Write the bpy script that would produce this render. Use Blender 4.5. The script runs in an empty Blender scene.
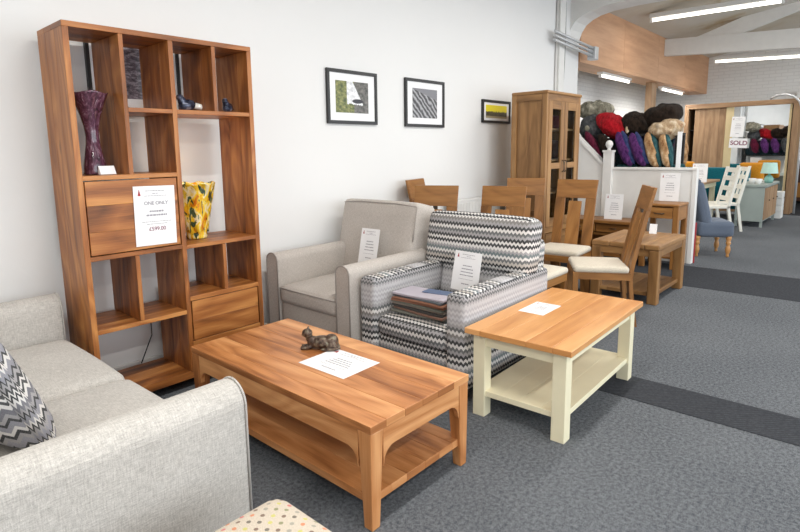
import bpy, bmesh, math, random
from mathutils import Vector, Matrix, noise
random.seed(7)
PI = math.pi
R = math.radians
scn = bpy.context.scene
COL = scn.collection
WY = 0.36                      # plane of the long white wall

# ---------------------------------------------------------------- mesh builder
class MB:
    def __init__(s):
        s.v = []; s.f = []; s.uv = []; s.t = []; s.sm = []
    def face(s, idx, uv, tone, smooth=False):
        s.f.append(idx); s.uv.append(uv); s.t.append(tone); s.sm.append(smooth)
    def hexa(s, p, grain=None, tone=None, smooth=False):
        """p: 8 points, bottom ring 0-3 (ccw) then top ring 4-7; planks get uv along their longest side"""
        if tone is None: tone = random.random()
        b = len(s.v); P = [Vector(q) for q in p]; s.v += [tuple(q) for q in P]
        ex = (P[1]-P[0]).length; ey = (P[3]-P[0]).length; ez = (P[4]-P[0]).length
        ax = [P[1]-P[0], P[3]-P[0], P[4]-P[0]]
        dims = [ex, ey, ez]
        g = dims.index(max(dims)) if grain is None else grain
        off = (random.random()*20, random.random()*20)
        fs = [((0, 3, 2, 1), 2), ((4, 5, 6, 7), 2), ((0, 1, 5, 4), 1), ((2, 3, 7, 6), 1), ((1, 2, 6, 5), 0), ((3, 0, 4, 7), 0)]
        un = [a.normalized() if a.length > 1e-9 else Vector((0, 0, 1)) for a in ax]
        for idx, n in fs:
            others = [k for k in range(3) if k != n]
            ug = g if g in others else others[0]
            vg = [k for k in others if k != ug][0]
            uv = []
            for i in idx:
                q = P[i]-P[0]
                if n == g:   # end grain
                    uv.append((off[0]+q.dot(un[ug])*.35, off[1]+q.dot(un[vg])))
                else:
                    uv.append((off[0]+q.dot(un[ug]), off[1]+q.dot(un[vg])+n*.37))
            s.face(tuple(b+i for i in idx), uv, tone, smooth)
        return s
    def box(s, x0, x1, y0, y1, z0, z1, grain=None, tone=None):
        return s.hexa([(x0, y0, z0), (x1, y0, z0), (x1, y1, z0), (x0, y1, z0), (x0, y0, z1), (x1, y0, z1), (x1, y1, z1), (x0, y1, z1)], grain, tone)
    def planks(s, x0, x1, y0, y1, z0, z1, n, split='x'):
        """abutting boards with slightly different tones; grain runs across the split axis"""
        e = (x1-x0) if split == 'x' else ((y1-y0) if split == 'y' else (z1-z0))
        w = [random.uniform(.75, 1.3) for _ in range(n)]; t = sum(w); a = 0
        for k in range(n):
            b = a + w[k]/t
            if split == 'x': s.box(x0+a*e, x0+b*e, y0, y1, z0, z1, 1 if (y1-y0) > (z1-z0) else 2)
            elif split == 'y': s.box(x0, x1, y0+a*e, y0+b*e, z0, z1, 0 if (x1-x0) > (z1-z0) else 2)
            else: s.box(x0, x1, y0, y1, z0+a*e, z0+b*e, 0 if (x1-x0) > (y1-y0) else 1)
            a = b
        return s
    def prism(s, pts, axis, a0, a1, tone=None, smooth=False, n=1):
        """pts: polygon in the other two axes, extruded along axis"""
        if tone is None: tone = random.random()
        off = (random.random()*9, random.random()*9)
        def mk(p, a):
            return {'x': (a, p[0], p[1]), 'y': (p[0], a, p[1]), 'z': (p[0], p[1], a)}[axis]
        b = len(s.v); m = len(pts)
        for k in range(n+1):
            a = a0+(a1-a0)*k/n
            for p in pts: s.v.append(mk(p, a))
        L = 0; per = [0]
        for i in range(m):
            L += math.dist(pts[i], pts[(i+1) % m]); per.append(L)
        for k in range(n):
            ka, kb = a0+(a1-a0)*k/n, a0+(a1-a0)*(k+1)/n
            for i in range(m):
                j = (i+1) % m
                s.face((b+k*m+i, b+k*m+j, b+(k+1)*m+j, b+(k+1)*m+i),
                       [(ka+off[0], per[i]+off[1]), (ka+off[0], per[i+1]+off[1]), (kb+off[0], per[i+1]+off[1]), (kb+off[0], per[i]+off[1])], tone, smooth)
        s.face(tuple(b+i for i in range(m))[::-1], [(p[0]+off[0], p[1]+off[1]) for p in pts][::-1], tone)
        s.face(tuple(b+n*m+i for i in range(m)), [(p[0]+off[0], p[1]+off[1]) for p in pts], tone)
        return s
    def lathe(s, prof, c=(0, 0, 0), n=32, mod=None, smooth=True, tone=.5, caps=True):
        b = len(s.v); m = len(prof)
        for k, (r, z) in enumerate(prof):
            for i in range(n):
                a = 2*PI*i/n; rr, zz = r, z
                if mod: rr, zz = mod(r, z, a, k/(m-1))
                s.v.append((c[0]+rr*math.cos(a), c[1]+rr*math.sin(a), c[2]+zz))
        for k in range(m-1):
            for i in range(n):
                j = (i+1) % n
                s.face((b+k*n+i, b+k*n+j, b+(k+1)*n+j, b+(k+1)*n+i),
                       [(i/n, prof[k][1]), ((i+1)/n, prof[k][1]), ((i+1)/n, prof[k+1][1]), (i/n, prof[k+1][1])], tone, smooth)
        if caps:
            s.face(tuple(b+i for i in range(n))[::-1], [(0, 0)]*n, tone)
            s.face(tuple(b+(m-1)*n+i for i in range(n)), [(0, 0)]*n, tone)
        return s
    def tube(s, path, r, n=8, tone=.5, caps=True, smooth=True):
        P = [Vector(p) for p in path]; b = len(s.v); m = len(P)
        rr = r if isinstance(r, (list, tuple)) else [r]*m
        up = Vector((0, 0, 1)); L = 0
        for k in range(m):
            d = (P[min(k+1, m-1)]-P[max(k-1, 0)]).normalized()
            a = d.cross(up)
            if a.length < .05: a = d.cross(Vector((1, 0, 0)))
            a.normalize(); c = a.cross(d).normalized()
            for i in range(n):
                t = 2*PI*i/n
                s.v.append(tuple(P[k]+(a*math.cos(t)+c*math.sin(t))*rr[k]))
        for k in range(m-1):
            l2 = L+(P[k+1]-P[k]).length
            for i in range(n):
                j = (i+1) % n
                s.face((b+k*n+i, b+k*n+j, b+(k+1)*n+j, b+(k+1)*n+i), [(L, i/n), (L, (i+1)/n), (l2, (i+1)/n), (l2, i/n)], tone, smooth)
            L = l2
        if caps:
            s.face(tuple(b+i for i in range(n))[::-1], [(0, 0)]*n, tone)
            s.face(tuple(b+(m-1)*n+i for i in range(n)), [(0, 0)]*n, tone)
        return s
    def rbox(s, c, size, r=.04, n=8, puff=(0, 0, 0), rot=None, jitter=0, tone=.5, warp=None):
        """rounded, optionally puffed cushion block"""
        hx, hy, hz = [q/2 for q in size]; r = min(r, hx, hy, hz); b = len(s.v); seen = {}
        C = Vector(c); M = rot or Matrix.Identity(3)
        def pt(q):
            key = tuple(round(t, 5) for t in q)
            if key in seen: return seen[key]
            x, y, z = q[0]*hx, q[1]*hy, q[2]*hz
            ix = max(-hx+r, min(hx-r, x)); iy = max(-hy+r, min(hy-r, y)); iz = max(-hz+r, min(hz-r, z))
            d = Vector((x-ix, y-iy, z-iz))
            if d.length > 1e-9: d = d.normalized()*r
            p = Vector((ix, iy, iz))+d
            p.x += puff[0]*q[0]*(1-q[1]**2)*(1-q[2]**2)
            p.y += puff[1]*q[1]*(1-q[0]**2)*(1-q[2]**2)
            p.z += puff[2]*q[2]*(1-q[0]**2)*(1-q[1]**2)
            if jitter: p += noise.noise_vector(p*6+C)*jitter
            if warp: p = warp(p, q)
            s.v.append(tuple(C+M@p)); seen[key] = len(s.v)-1
            return seen[key]
        def warpc(t, h):      # denser near the rounded edges
            return t
        def coords(h):
            e = r/h; k = [-1, -1+e*.12, -1+e*.4, -1+e] + [-1+e+(2-2*e)*i/n for i in range(1, n)] + [1-e, 1-e*.4, 1-e*.12, 1]
            out = []
            for q in k:
                if not out or q-out[-1] > 1e-4: out.append(q)
            return out
        cs = [coords(hx), coords(hy), coords(hz)]
        for ax in range(3):
            u, w = [(1, 2), (2, 0), (0, 1)][ax]
            for sg in (-1, 1):
                A, B = cs[u], cs[w]
                for i in range(len(A)-1):
                    for j in range(len(B)-1):
                        q = []; uv = []
                        for (a, bb) in ((A[i], B[j]), (A[i+1], B[j]), (A[i+1], B[j+1]), (A[i], B[j+1])):
                            t = [0, 0, 0]; t[ax] = sg; t[u] = a; t[w] = bb
                            q.append(pt(t))
                            X, Y, Z = t[0]*hx+c[0], t[1]*hy+c[1], t[2]*hz+c[2]
                            uv.append([(Y, Z), (X, Z), (Y, X)][ax])
                        if sg < 0: q = q[::-1]; uv = uv[::-1]
                        s.face(tuple(q), uv, tone, True)
        return s
    def ellip(s, c, rad, rot=None, n=14, tone=.5, fn=None):
        M = rot or Matrix.Identity(3); C = Vector(c); b = len(s.v)
        for k in range(n+1):
            ph = PI*k/n
            for i in range(2*n):
                th = 2*PI*i/(2*n)
                p = Vector((rad[0]*math.sin(ph)*math.cos(th), rad[1]*math.sin(ph)*math.sin(th), rad[2]*math.cos(ph)))
                if fn: p = fn(p)
                s.v.append(tuple(C+M@p))
        for k in range(n):
            for i in range(2*n):
                j = (i+1) % (2*n)
                q = (b+k*2*n+i, b+(k+1)*2*n+i, b+(k+1)*2*n+j, b+k*2*n+j)
                s.face(q, [(i/n, k/n), (i/n, (k+1)/n), ((i+1)/n, (k+1)/n), ((i+1)/n, k/n)], tone, True)
        return s
    def build(s, name, mat, parent=None, world=True, bevel=0, segs=2, flip=False, angle=35):
        o0 = Vector((0, 0, 0))
        if parent is not None and world:
            p = parent; o0 = Vector((0, 0, 0))
            while p is not None: o0 += p.location; p = p.parent
        me = bpy.data.meshes.new(name)
        me.from_pydata([tuple(Vector(v)-o0) for v in s.v], [], s.f)
        me.uv_layers.new(name='UVMap'); me.color_attributes.new('tone', 'FLOAT_COLOR', 'CORNER')
        uvs = [c for fu in s.uv for p in fu for c in p]
        cs = []
        for fi, f in enumerate(s.f): cs += [s.t[fi], s.t[fi], s.t[fi], 1.0]*len(f)
        me.uv_layers['UVMap'].data.foreach_set('uv', uvs)
        me.color_attributes['tone'].data.foreach_set('color', cs)
        me.polygons.foreach_set('use_smooth', s.sm)
        me.materials.append(mat)
        bm = bmesh.new(); bm.from_mesh(me); bmesh.ops.recalc_face_normals(bm, faces=bm.faces); bm.to_mesh(me); bm.free()
        o = bpy.data.objects.new(name, me); COL.objects.link(o)
        if parent is not None: o.parent = parent
        if bevel:
            m = o.modifiers.new('bevel', 'BEVEL'); m.width = bevel; m.segments = segs; m.limit_method = 'ANGLE'; m.angle_limit = R(angle)
        return o

def tag(o, label=None, cat=None, group=None, kind=None):
    if label: o['label'] = label
    if cat: o['category'] = cat
    if group: o['group'] = group
    if kind: o['kind'] = kind
    return o
def thing(name, label, cat, loc=(0, 0, 0), rz=0, group=None):
    o = bpy.data.objects.new(name, None); COL.objects.link(o); o.location = loc; o.rotation_euler = (0, 0, rz)
    o.empty_display_size = .1
    return tag(o, label, cat, group)
def struct(mb, name, mat, **k):
    o = mb.build(name, mat, None, **k); o['kind'] = 'structure'; return o
def dup(root, loc, rz, label, group=None):
    r = root.copy(); COL.objects.link(r); r.location = loc; r.rotation_euler = (0, 0, rz); r['label'] = label
    if group: r['group'] = group
    for ch in list(root.children):
        c = ch.copy(); COL.objects.link(c); c.parent = r
        for g in list(ch.children):
            d = g.copy(); COL.objects.link(d); d.parent = c
    return r

# ---------------------------------------------------------------- materials
class NT:
    def __init__(s, name):
        s.m = bpy.data.materials.new(name); s.m.use_nodes = True; s.t = s.m.node_tree; s.n = s.t.nodes; s.l = s.t.links
        s.p = s.n['Principled BSDF']; s.out = s.n['Material Output']
    def add(s, typ, **kw):
        n = s.n.new(typ)
        for k, v in kw.items(): setattr(n, k, v)
        return n
    def link(s, a, b): s.l.new(a, b)
    def val(s, sock, v):
        if hasattr(v, 'is_output') or hasattr(v, 'links'): s.l.new(v, sock)
        else: sock.default_value = v
    def uv(s): return s.add('ShaderNodeUVMap').outputs[0]
    def obj(s): return s.add('ShaderNodeTexCoord').outputs['Object']
    def mapv(s, vec, scale=(1, 1, 1), rot=(0, 0, 0), loc=(0, 0, 0)):
        n = s.add('ShaderNodeMapping'); s.link(vec, n.inputs[0]); n.inputs['Scale'].default_value = scale
        n.inputs['Rotation'].default_value = rot; n.inputs['Location'].default_value = loc; return n.outputs[0]
    def noise(s, vec, scale=5, detail=3, rough=.5, dist=0):
        n = s.add('ShaderNodeTexNoise'); s.link(vec, n.inputs['Vector']); n.inputs['Scale'].default_value = scale
        n.inputs['Detail'].default_value = detail; n.inputs['Roughness'].default_value = rough; n.inputs['Distortion'].default_value = dist
        return n.outputs[0]
    def math(s, op, a, b=None, c=None):
        n = s.add('ShaderNodeMath', operation=op); s.val(n.inputs[0], a)
        if b is not None: s.val(n.inputs[1], b)
        if c is not None: s.val(n.inputs[2], c)
        return n.outputs[0]
    def ramp(s, fac, stops, interp='LINEAR'):
        n = s.add('ShaderNodeValToRGB'); s.link(fac, n.inputs[0]); cr = n.color_ramp; cr.interpolation = interp
        while len(cr.elements) < len(stops): cr.elements.new(.5)
        for e, (p, c) in zip(cr.elements, stops): e.position = p; e.color = (*c, 1)
        return n.outputs[0]
    def mix(s, fac, a, b, mode='MIX'):
        n = s.add('ShaderNodeMix', data_type='RGBA', blend_type=mode); s.val(n.inputs[0], fac)
        for i, q in ((6, a), (7, b)):
            if isinstance(q, tuple): n.inputs[i].default_value = (*q, 1)
            else: s.link(q, n.inputs[i])
        return n.outputs[2]
    def bump(s, h, strength=.3, dist=.01):
        n = s.add('ShaderNodeBump'); n.inputs['Strength'].default_value = strength; n.inputs['Distance'].default_value = dist
        s.link(h, n.inputs['Height']); s.link(n.outputs[0], s.p.inputs['Normal'])
    def base(s, c):
        if isinstance(c, tuple): s.p.inputs['Base Color'].default_value = (*c, 1)
        else: s.link(c, s.p.inputs['Base Color'])
    def sep(s, vec):
        n = s.add('ShaderNodeSeparateXYZ'); s.link(vec, n.inputs[0]); return n.outputs

def srgb(r, g, b):
    return tuple(((c/255+.055)/1.055)**2.4 if c > 10 else c/255/12.92 for c in (r, g, b))

def plain(name, col, rough=.6, metal=0, spec=.5, emit=None, es=0, coat=0, bump=0):
    t = NT(name); t.p.inputs['Roughness'].default_value = rough; t.p.inputs['Metallic'].default_value = metal
    t.p.inputs['Specular IOR Level'].default_value = spec; t.p.inputs['Coat Weight'].default_value = coat
    v = t.noise(t.obj(), 9, 3)
    t.base(t.mix(v, tuple(c*.93 for c in col), tuple(min(1, c*1.05) for c in col)))
    if emit: t.p.inputs['Emission Color'].default_value = (*emit, 1); t.p.inputs['Emission Strength'].default_value = es
    if bump: t.bump(t.noise(t.obj(), 60, 4), bump, .004)
    return t.m

def wood(name, dark, mid, light, rough=.42, contrast=1., knots=True, tonew=.35):
    t = NT(name); uv = t.uv()
    warp = t.noise(t.mapv(uv, (.9, 3.2, 1)), 1.0, 2, .45, .3)
    ring = t.math('PINGPONG', t.math('MULTIPLY', warp, 9.0), .5)          # contour lines: cathedral figure along the board
    ring = t.math('MULTIPLY', ring, 2.0)
    big = t.noise(t.mapv(uv, (.8, 9, 1)), 1.2, 3, .55, .4)
    fib = t.noise(t.mapv(uv, (3, 120, 1)), 2.0, 3, .6)
    f = t.math('ADD', t.math('MULTIPLY', big, .72), t.math('MULTIPLY', ring, .14*contrast))
    f = t.math('ADD', f, t.math('MULTIPLY', t.math('SUBTRACT', fib, .5), .28))
    a = t.add('ShaderNodeAttribute', attribute_name='tone')
    f = t.math('ADD', f, t.math('MULTIPLY', t.math('SUBTRACT', a.outputs['Fac'], .5), tonew))
    c = t.ramp(f, [(.22, dark), (.43, mid), (.68, light)])
    if knots:
        vo = t.add('ShaderNodeTexVoronoi', feature='F1'); t.link(t.mapv(uv, (1.6, 4.6, 1)), vo.inputs['Vector'])
        vo.inputs['Scale'].default_value = 1.1
        k2 = t.ramp(vo.outputs['Distance'], [(.0, (.9, .9, .9)), (.035, (.6, .6, .6)), (.09, (0, 0, 0))])
        c = t.mix(k2, c, tuple(q*.5 for q in dark))
    t.base(c); t.p.inputs['Roughness'].default_value = rough
    t.bump(fib, .06, .002)
    return t.m

def fabric(name, lo, hi, scale=1., slub=.5, rough=.95, bump=.5):
    t = NT(name); uv = t.uv()
    a = t.noise(t.mapv(uv, (40*scale, 260*scale, 1)), 1, 3, .6); b = t.noise(t.mapv(uv, (260*scale, 40*scale, 1)), 1, 3, .6)
    c = t.noise(uv, 420*scale, 1); g = t.noise(uv, 5, 3)
    f = t.math('ADD', t.math('MULTIPLY', t.math('ADD', a, b), .5), t.math('MULTIPLY', t.math('SUBTRACT', c, .5), .35))
    f2 = t.math('ADD', t.math('MULTIPLY', f, .85), t.math('MULTIPLY', g, .15))
    t.base(t.ramp(f2, [(.5-.3*slub, lo), (.5+.25*slub, hi)])); t.p.inputs['Roughness'].default_value = rough
    t.p.inputs['Specular IOR Level'].default_value = .15
    t.p.inputs['Sheen Weight'].default_value = .15
    t.bump(f, bump, .003)
    return t.m

def zigzag(name, period, wl, amp, stops, mott=.25, shift=0.):
    """woven zigzag stripes: rows across v, teeth along u"""
    t = NT(name); uv = t.uv(); o = t.sep(uv); u, v = o[0], o[1]
    tri = t.math('PINGPONG', u, wl/2)
    row = t.math('ADD', v, t.math('MULTIPLY', tri, amp/(wl/2)))
    f = t.math('FRACT', t.math('DIVIDE', t.math('SUBTRACT', row, shift), period))
    c = t.ramp(f, stops, 'CONSTANT')
    n = t.noise(uv, 300, 1)
    g = t.noise(t.mapv(uv, (3, 20, 1)), 1.3, 2)
    c = t.mix(mott, c, t.ramp(t.math('ADD', t.math('MULTIPLY', n, .6), t.math('MULTIPLY', g, .4)), [(.3, (.06, .065, .075)), (.7, (.75, .74, .72))]))
    t.base(c); t.p.inputs['Roughness'].default_value = .95; t.p.inputs['Specular IOR Level'].default_value = .1
    t.bump(t.math('ADD', tri, n), .25, .003)
    return t.m

ACACIA = wood('acacia_wood', srgb(96, 54, 22), srgb(156, 94, 44), srgb(200, 138, 76), .4, 1.2, True, .22)
ACACIA_T = wood('acacia_table_wood', srgb(138, 82, 40), srgb(190, 126, 74), srgb(222, 164, 110), .42, 1.1, True, .22)
OAK = wood('oak_wood', srgb(112, 78, 42), srgb(150, 110, 66), srgb(178, 138, 90), .45, .6, False, .2)
OAK_D = wood('oak_dining_wood', srgb(104, 66, 28), srgb(148, 100, 50), srgb(178, 128, 72), .42, .6, False, .2)
OAK_TOP = wood('oak_top_wood', srgb(184, 122, 66), srgb(208, 150, 92), srgb(226, 172, 114), .4, .5, False, .12)
OAK_PALE = wood('pale_oak_wood', srgb(130, 100, 72), srgb(160, 128, 96), srgb(186, 154, 120), .5, .5, False, .15)
PLY = wood('plywood', srgb(188, 142, 108), srgb(202, 156, 120), srgb(212, 168, 132), .6, .3, False, .06)
CREAM = plain('cream_paint', srgb(238, 230, 198), .45)
WHITE = plain('white_paint', srgb(226, 225, 222), .5)
WALLM = NT('white_wall_paint')
WALLM.base(WALLM.mix(WALLM.noise(WALLM.obj(), .8, 4), (.74, .74, .735), (.79, .79, .785))); WALLM.p.inputs['Roughness'].default_value = .85
WALLM.bump(WALLM.noise(WALLM.obj(), 3.5, 6, .6), .25, .012); WALLM = WALLM.m
FAB_SOFA = fabric('pale_grey_sofa_fabric', srgb(142, 138, 133), srgb(216, 212, 206), .85, .85)
FAB_CHAIR = fabric('warm_grey_chair_fabric', srgb(156, 148, 141), srgb(204, 197, 190), 1.3, .6)
FAB_PIPE = fabric('grey_piping_fabric', srgb(136, 129, 123), srgb(170, 163, 157), 1.3, .6)
FAB_SEAT = fabric('cream_seat_fabric', srgb(190, 180, 162), srgb(220, 211, 195), 1.2, .6)
FAB_BLUE = fabric('slate_blue_fabric', srgb(70, 79, 94), srgb(108, 118, 134), 1.2, .8)
K, G, L_, W_, B_ = (.022, .024, .028), (.12, .125, .13), (.36, .35, .36), (.72, .70, .68), (.22, .21, .20)
PL = (.50, .49, .50)
ZZ = zigzag('zigzag_chair_fabric', .56, .027, .015,
    [(0, W_), (.035, K), (.07, W_), (.10, K), (.135, L_), (.17, G), (.205, W_), (.24, K), (.275, L_), (.31, B_), (.345, W_), (.38, G), (.415, L_),
     (.45, PL), (.475, (.40, .39, .41)), (.50, (.56, .55, .57)), (.53, (.42, .41, .43)), (.555, (.56, .55, .56)), (.585, (.41, .40, .42)), (.61, PL), (.655, L_), (.68, G), (.705, L_), (.73, K), (.765, W_), (.80, K), (.83, (.5, .46, .42)), (.865, G), (.90, W_), (.93, (.15, .19, .20)), (.965, L_)], .13, .215)
ZZP = zigzag('zigzag_pillow_fabric', .30, .040, .024,
    [(0, W_), (.06, K), (.11, W_), (.15, K), (.21, L_), (.27, K), (.31, (.28, .28, .32)), (.40, W_), (.46, K), (.50, (.3, .3, .35)), (.58, L_), (.64, K), (.69, W_),
     (.74, (.3, .3, .34)), (.82, K), (.86, L_), (.92, (.16, .16, .19))], .16)

def mk_carpet(name, lo, hi, ribs=False):
    t = NT(name); o = t.obj(); n = t.noise(o, 240, 2, .7); g = t.noise(o, 1.1, 3); n2 = t.noise(o, 60, 2)
    f = t.math('ADD', t.math('MULTIPLY', n, .6), t.math('MULTIPLY', n2, .4))
    c = t.ramp(f, [(.38, lo), (.62, hi)])
    c = t.mix(.12, c, t.ramp(g, [(.35, lo), (.65, hi)]))
    if ribs:
        w = t.add('ShaderNodeTexWave', bands_direction='DIAGONAL'); t.link(o, w.inputs[0]); w.inputs['Scale'].default_value = 22; w.inputs['Distortion'].default_value = 1.5
        c = t.mix(t.math('MULTIPLY', w.outputs['Fac'], .6), c, (.035, .037, .041)); t.bump(w.outputs['Fac'], .5, .004)
    else: t.bump(f, .6, .004)
    t.base(c); t.p.inputs['Roughness'].default_value = 1; t.p.inputs['Specular IOR Level'].default_value = .05
    return t.m
CARPET = mk_carpet('grey_carpet', srgb(62, 66, 72), srgb(122, 125, 129))
CARPET_D = mk_carpet('dark_ribbed_carpet', srgb(50, 53, 58), srgb(78, 80, 85), True)

def mk_brick(name, col, s=1.):
    t = NT(name); o = t.obj(); sp = t.sep(o)
    cb = t.add('ShaderNodeCombineXYZ'); t.link(t.math('ADD', sp[0], sp[1]), cb.inputs[0]); t.link(sp[2], cb.inputs[1])
    b = t.add('ShaderNodeTexBrick'); t.link(cb.outputs[0], b.inputs['Vector']); b.inputs['Scale'].default_value = 1
    b.inputs['Brick Width'].default_value = .225*s; b.inputs['Row Height'].default_value = .075*s; b.inputs['Mortar Size'].default_value = .008
    b.inputs['Color1'].default_value = (*col, 1); b.inputs['Color2'].default_value = (*[c*.965 for c in col], 1); b.inputs['Mortar'].default_value = (*[c*.88 for c in col], 1)
    t.base(b.outputs['Color']); t.p.inputs['Roughness'].default_value = .8
    t.bump(t.math('SUBTRACT', t.noise(o, 9, 4), t.math('MULTIPLY', b.outputs['Fac'], .8)), .6, .012)
    return t.m
BRICK = mk_brick('white_painted_brick', (.8, .8, .79))
CEIL = plain('weathered_ceiling_board', srgb(196, 190, 180), .8)
t = NT('stained_ceiling'); f = t.noise(t.obj(), .9, 5, .6, .6)
t.base(t.ramp(f, [(.38, srgb(204, 199, 190)), (.56, srgb(196, 188, 172)), (.7, srgb(172, 150, 116))])); t.p.inputs['Roughness'].default_value = .85; CEIL_S = t.m
BLACK = plain('black_frame_paint', (.015, .015, .016), .4)
DARK = plain('dark_interior', (.02, .018, .018), .7)
METAL = plain('dark_bronze_metal', (.10, .085, .07), .35, .9)
CHROME = plain('brushed_steel', (.55, .55, .56), .3, 1)
GALV = plain('galvanised_conduit', srgb(196, 198, 200), .35, .3)
PAPER = plain('white_paper', (.86, .86, .87), .6)
INK = plain('grey_ink', (.32, .31, .35), .7)
INKR = plain('mulberry_ink', (.22, .05, .10), .7)
RED = plain('red_ink', (.35, .02, .03), .6)
TUBE = plain('fluorescent_tube_glow', (.95, .95, .9), .5, emit=(1, .96, .84), es=7)
FIT = plain('lamp_fitting_white', (.8, .8, .78), .4)
MIRROR = plain('mirror_glass', (.86, .88, .88), .02, 1)
t = NT('cabinet_glass'); t.p.inputs['Base Color'].default_value = (.8, .85, .86, 1); t.p.inputs['Roughness'].default_value = .03; t.p.inputs['Transmission Weight'].default_value = 1; t.p.inputs['IOR'].default_value = 1.05
t.p.inputs['Specular IOR Level'].default_value = .8; GLASS = t.m
RADW = plain('radiator_enamel', (.78, .78, .77), .35)

# ---------------------------------------------------------------- the room
XA, XB, YB = -3.2, 15.5, -6.8
H1 = 3.45
struct(MB().box(XA, 17.5, YB, 2.1, -.12, 0), 'floor', CARPET)
for k, (a, b) in enumerate(((3.14, 3.47), (6.17, 7.24))):
    struct(MB().box(a, b, YB, WY-.01, .0, .004), 'trim_%d' % (k+1), CARPET_D)
struct(MB().box(13.75, 17.4, -3.4, -1.5, 0, .006), 'trim_3', CARPET_D)
struct(MB().box(XA, 7.75, WY, WY+.2, 0, 4.2), 'wall_back', WALLM)
struct(MB().box(XA-.15, XA, YB, WY+.2, 0, 4.2), 'wall_left', WALLM)
# shop front behind the camera: piers and a sill with three tall shop windows
struct(MB().box(XA, 17.4, YB-.2, YB, 0, .35).box(XA, 17.4, YB-.2, YB, 2.9, 4.4), 'wall_front', WALLM)
for k, (a, b) in enumerate(((-3.2, -2.7), (1.2, 1.6), (5.6, 6.0), (10, 10.5), (14.5, 17.4))):
    struct(MB().box(a, b, YB-.2, YB, .35, 2.9), 'trim_%d' % (k+4), WALLM)
struct(MB().box(XA, 8.0, YB, WY+.2, H1, H1+.15), 'ceiling', CEIL)
struct(MB().box(XA, 7.7, WY-.018, WY, 0, .11), 'baseboard_back', WHITE, bevel=.004)
# column and arched beam at the end of the long wall
def arch_pts():
    out = [(WY+.04, 0), (WY+.04, 2.85)]
    for (y, z) in ((.385, 2.95), (.35, 3.06), (.29, 3.15), (.2, 3.21), (.08, 3.255), (-.1, 3.285), (-.4, 3.30), (-.9, 3.30), (-2.5, 3.30), (YB, 3.30)): out.append((y, z))
    return out
ap = arch_pts()
mb = MB()
for (y0, z0), (y1, z1) in zip(ap[1:-1], ap[2:]):
    mb.hexa([(7.72, y0, z0), (8.1, y0, z0), (8.1, y1, z1), (7.72, y1, z1), (7.72, y0, 4.3), (8.1, y0, 4.3), (8.1, y1, 4.3), (7.72, y1, 4.3)])
struct(mb, 'trim_20', WHITE)
struct(MB().box(7.42, 8.08, WY+.02, WY+.5, 0, 4.3), 'trim_21', WALLM)
struct(MB().box(7.30, 7.46, WY-.06, WY+.02, 0, 4.2), 'trim_22', WHITE, bevel=.01)
# plywood bulkhead over the stair opening, stair brick wall, far brick wall
mb = MB()
xs = [8.1, 9.85, 11.7, 13.5, 15.5]
for a, b in zip(xs, xs[1:]): mb.box(a, b-.004, WY, WY+.03, 2.70, 3.62, 0)
mb.box(8.1, 15.5, WY, WY+.4, 2.66, 2.70, 0)
struct(mb, 'trim_23', PLY)
struct(MB().box(8.1, 15.7, 1.55, 1.7, 0, 3.9), 'wall_stair', BRICK)
struct(MB().box(7.95, 8.1, WY+.5, 1.6, 0, 3.9), 'wall_stair_end', WALLM)
struct(MB().box(8.1, 15.5, WY+.03, 1.6, 3.3, 3.4), 'ceiling_stair', CEIL)
struct(MB().box(15.5, 15.7, -1.42, 1.6, 0, 4.4).box(15.5, 15.7, YB, -1.42, 2.5, 4.4).box(15.5, 15.7, YB, -3.1, 0, 2.5), 'wall_right', BRICK)
mb = MB(); mb.hexa([(8.1, WY+.03, 3.50), (15.5, WY+.03, 3.50), (15.5, WY+.03, 3.6), (8.1, WY+.03, 3.6), (8.1, YB, 4.55), (15.5, YB, 4.55), (15.5, YB, 4.65), (8.1, YB, 4.65)])
struct(mb, 'ceiling_far', CEIL_S)
# wooden post below the bulkhead
struct(MB().box(11.72, 12.0, WY+.1, WY+.22, 1.0, 2.66), 'trim_24', OAK_PALE, bevel=.005)
# doorway frame in the far wall and the little lobby past it
struct(MB().box(15.38, 15.52, -1.56, -1.42, 0, 2.55).box(15.38, 15.52, -3.2, -3.06, 0, 2.55).box(15.38, 15.52, -3.06, -1.56, 2.45, 2.55), 'trim_25', WHITE, bevel=.01)
struct(MB().box(17.4, 17.5, -3.6, -1.0, 0, 2.8).box(15.7, 17.5, -1.2, -1.1, 0, 2.8).box(15.7, 17.5, -3.6, -3.5, 0, 2.8), 'wall_lobby', plain('lobby_tan_wall', srgb(120, 92, 70), .8))
struct(MB().box(15.7, 17.5, -3.6, -1.1, 2.7, 2.8), 'ceiling_lobby', CEIL)
# roof truss in the far room
def beam(name, pts, x0, x1, mat=WHITE):
    struct(MB().prism(pts, 'x', x0, x1), name, mat, bevel=.006)
beam('trim_26', [(WY, 3.165), (-6.7, 2.75), (-6.7, 3.1), (WY, 3.477)], 12.0, 12.12)
beam('trim_27', [(-.1, 3.42), (-.85, 3.38), (-3.4, 4.20), (-3.4, 4.5), (-1.6, 3.92)], 12.02, 12.10)
beam('trim_28', [(-3.5, 2.98), (-3.75, 2.98), (-3.75, 4.0), (-3.5, 4.0)], 12.02, 12.10)

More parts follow.
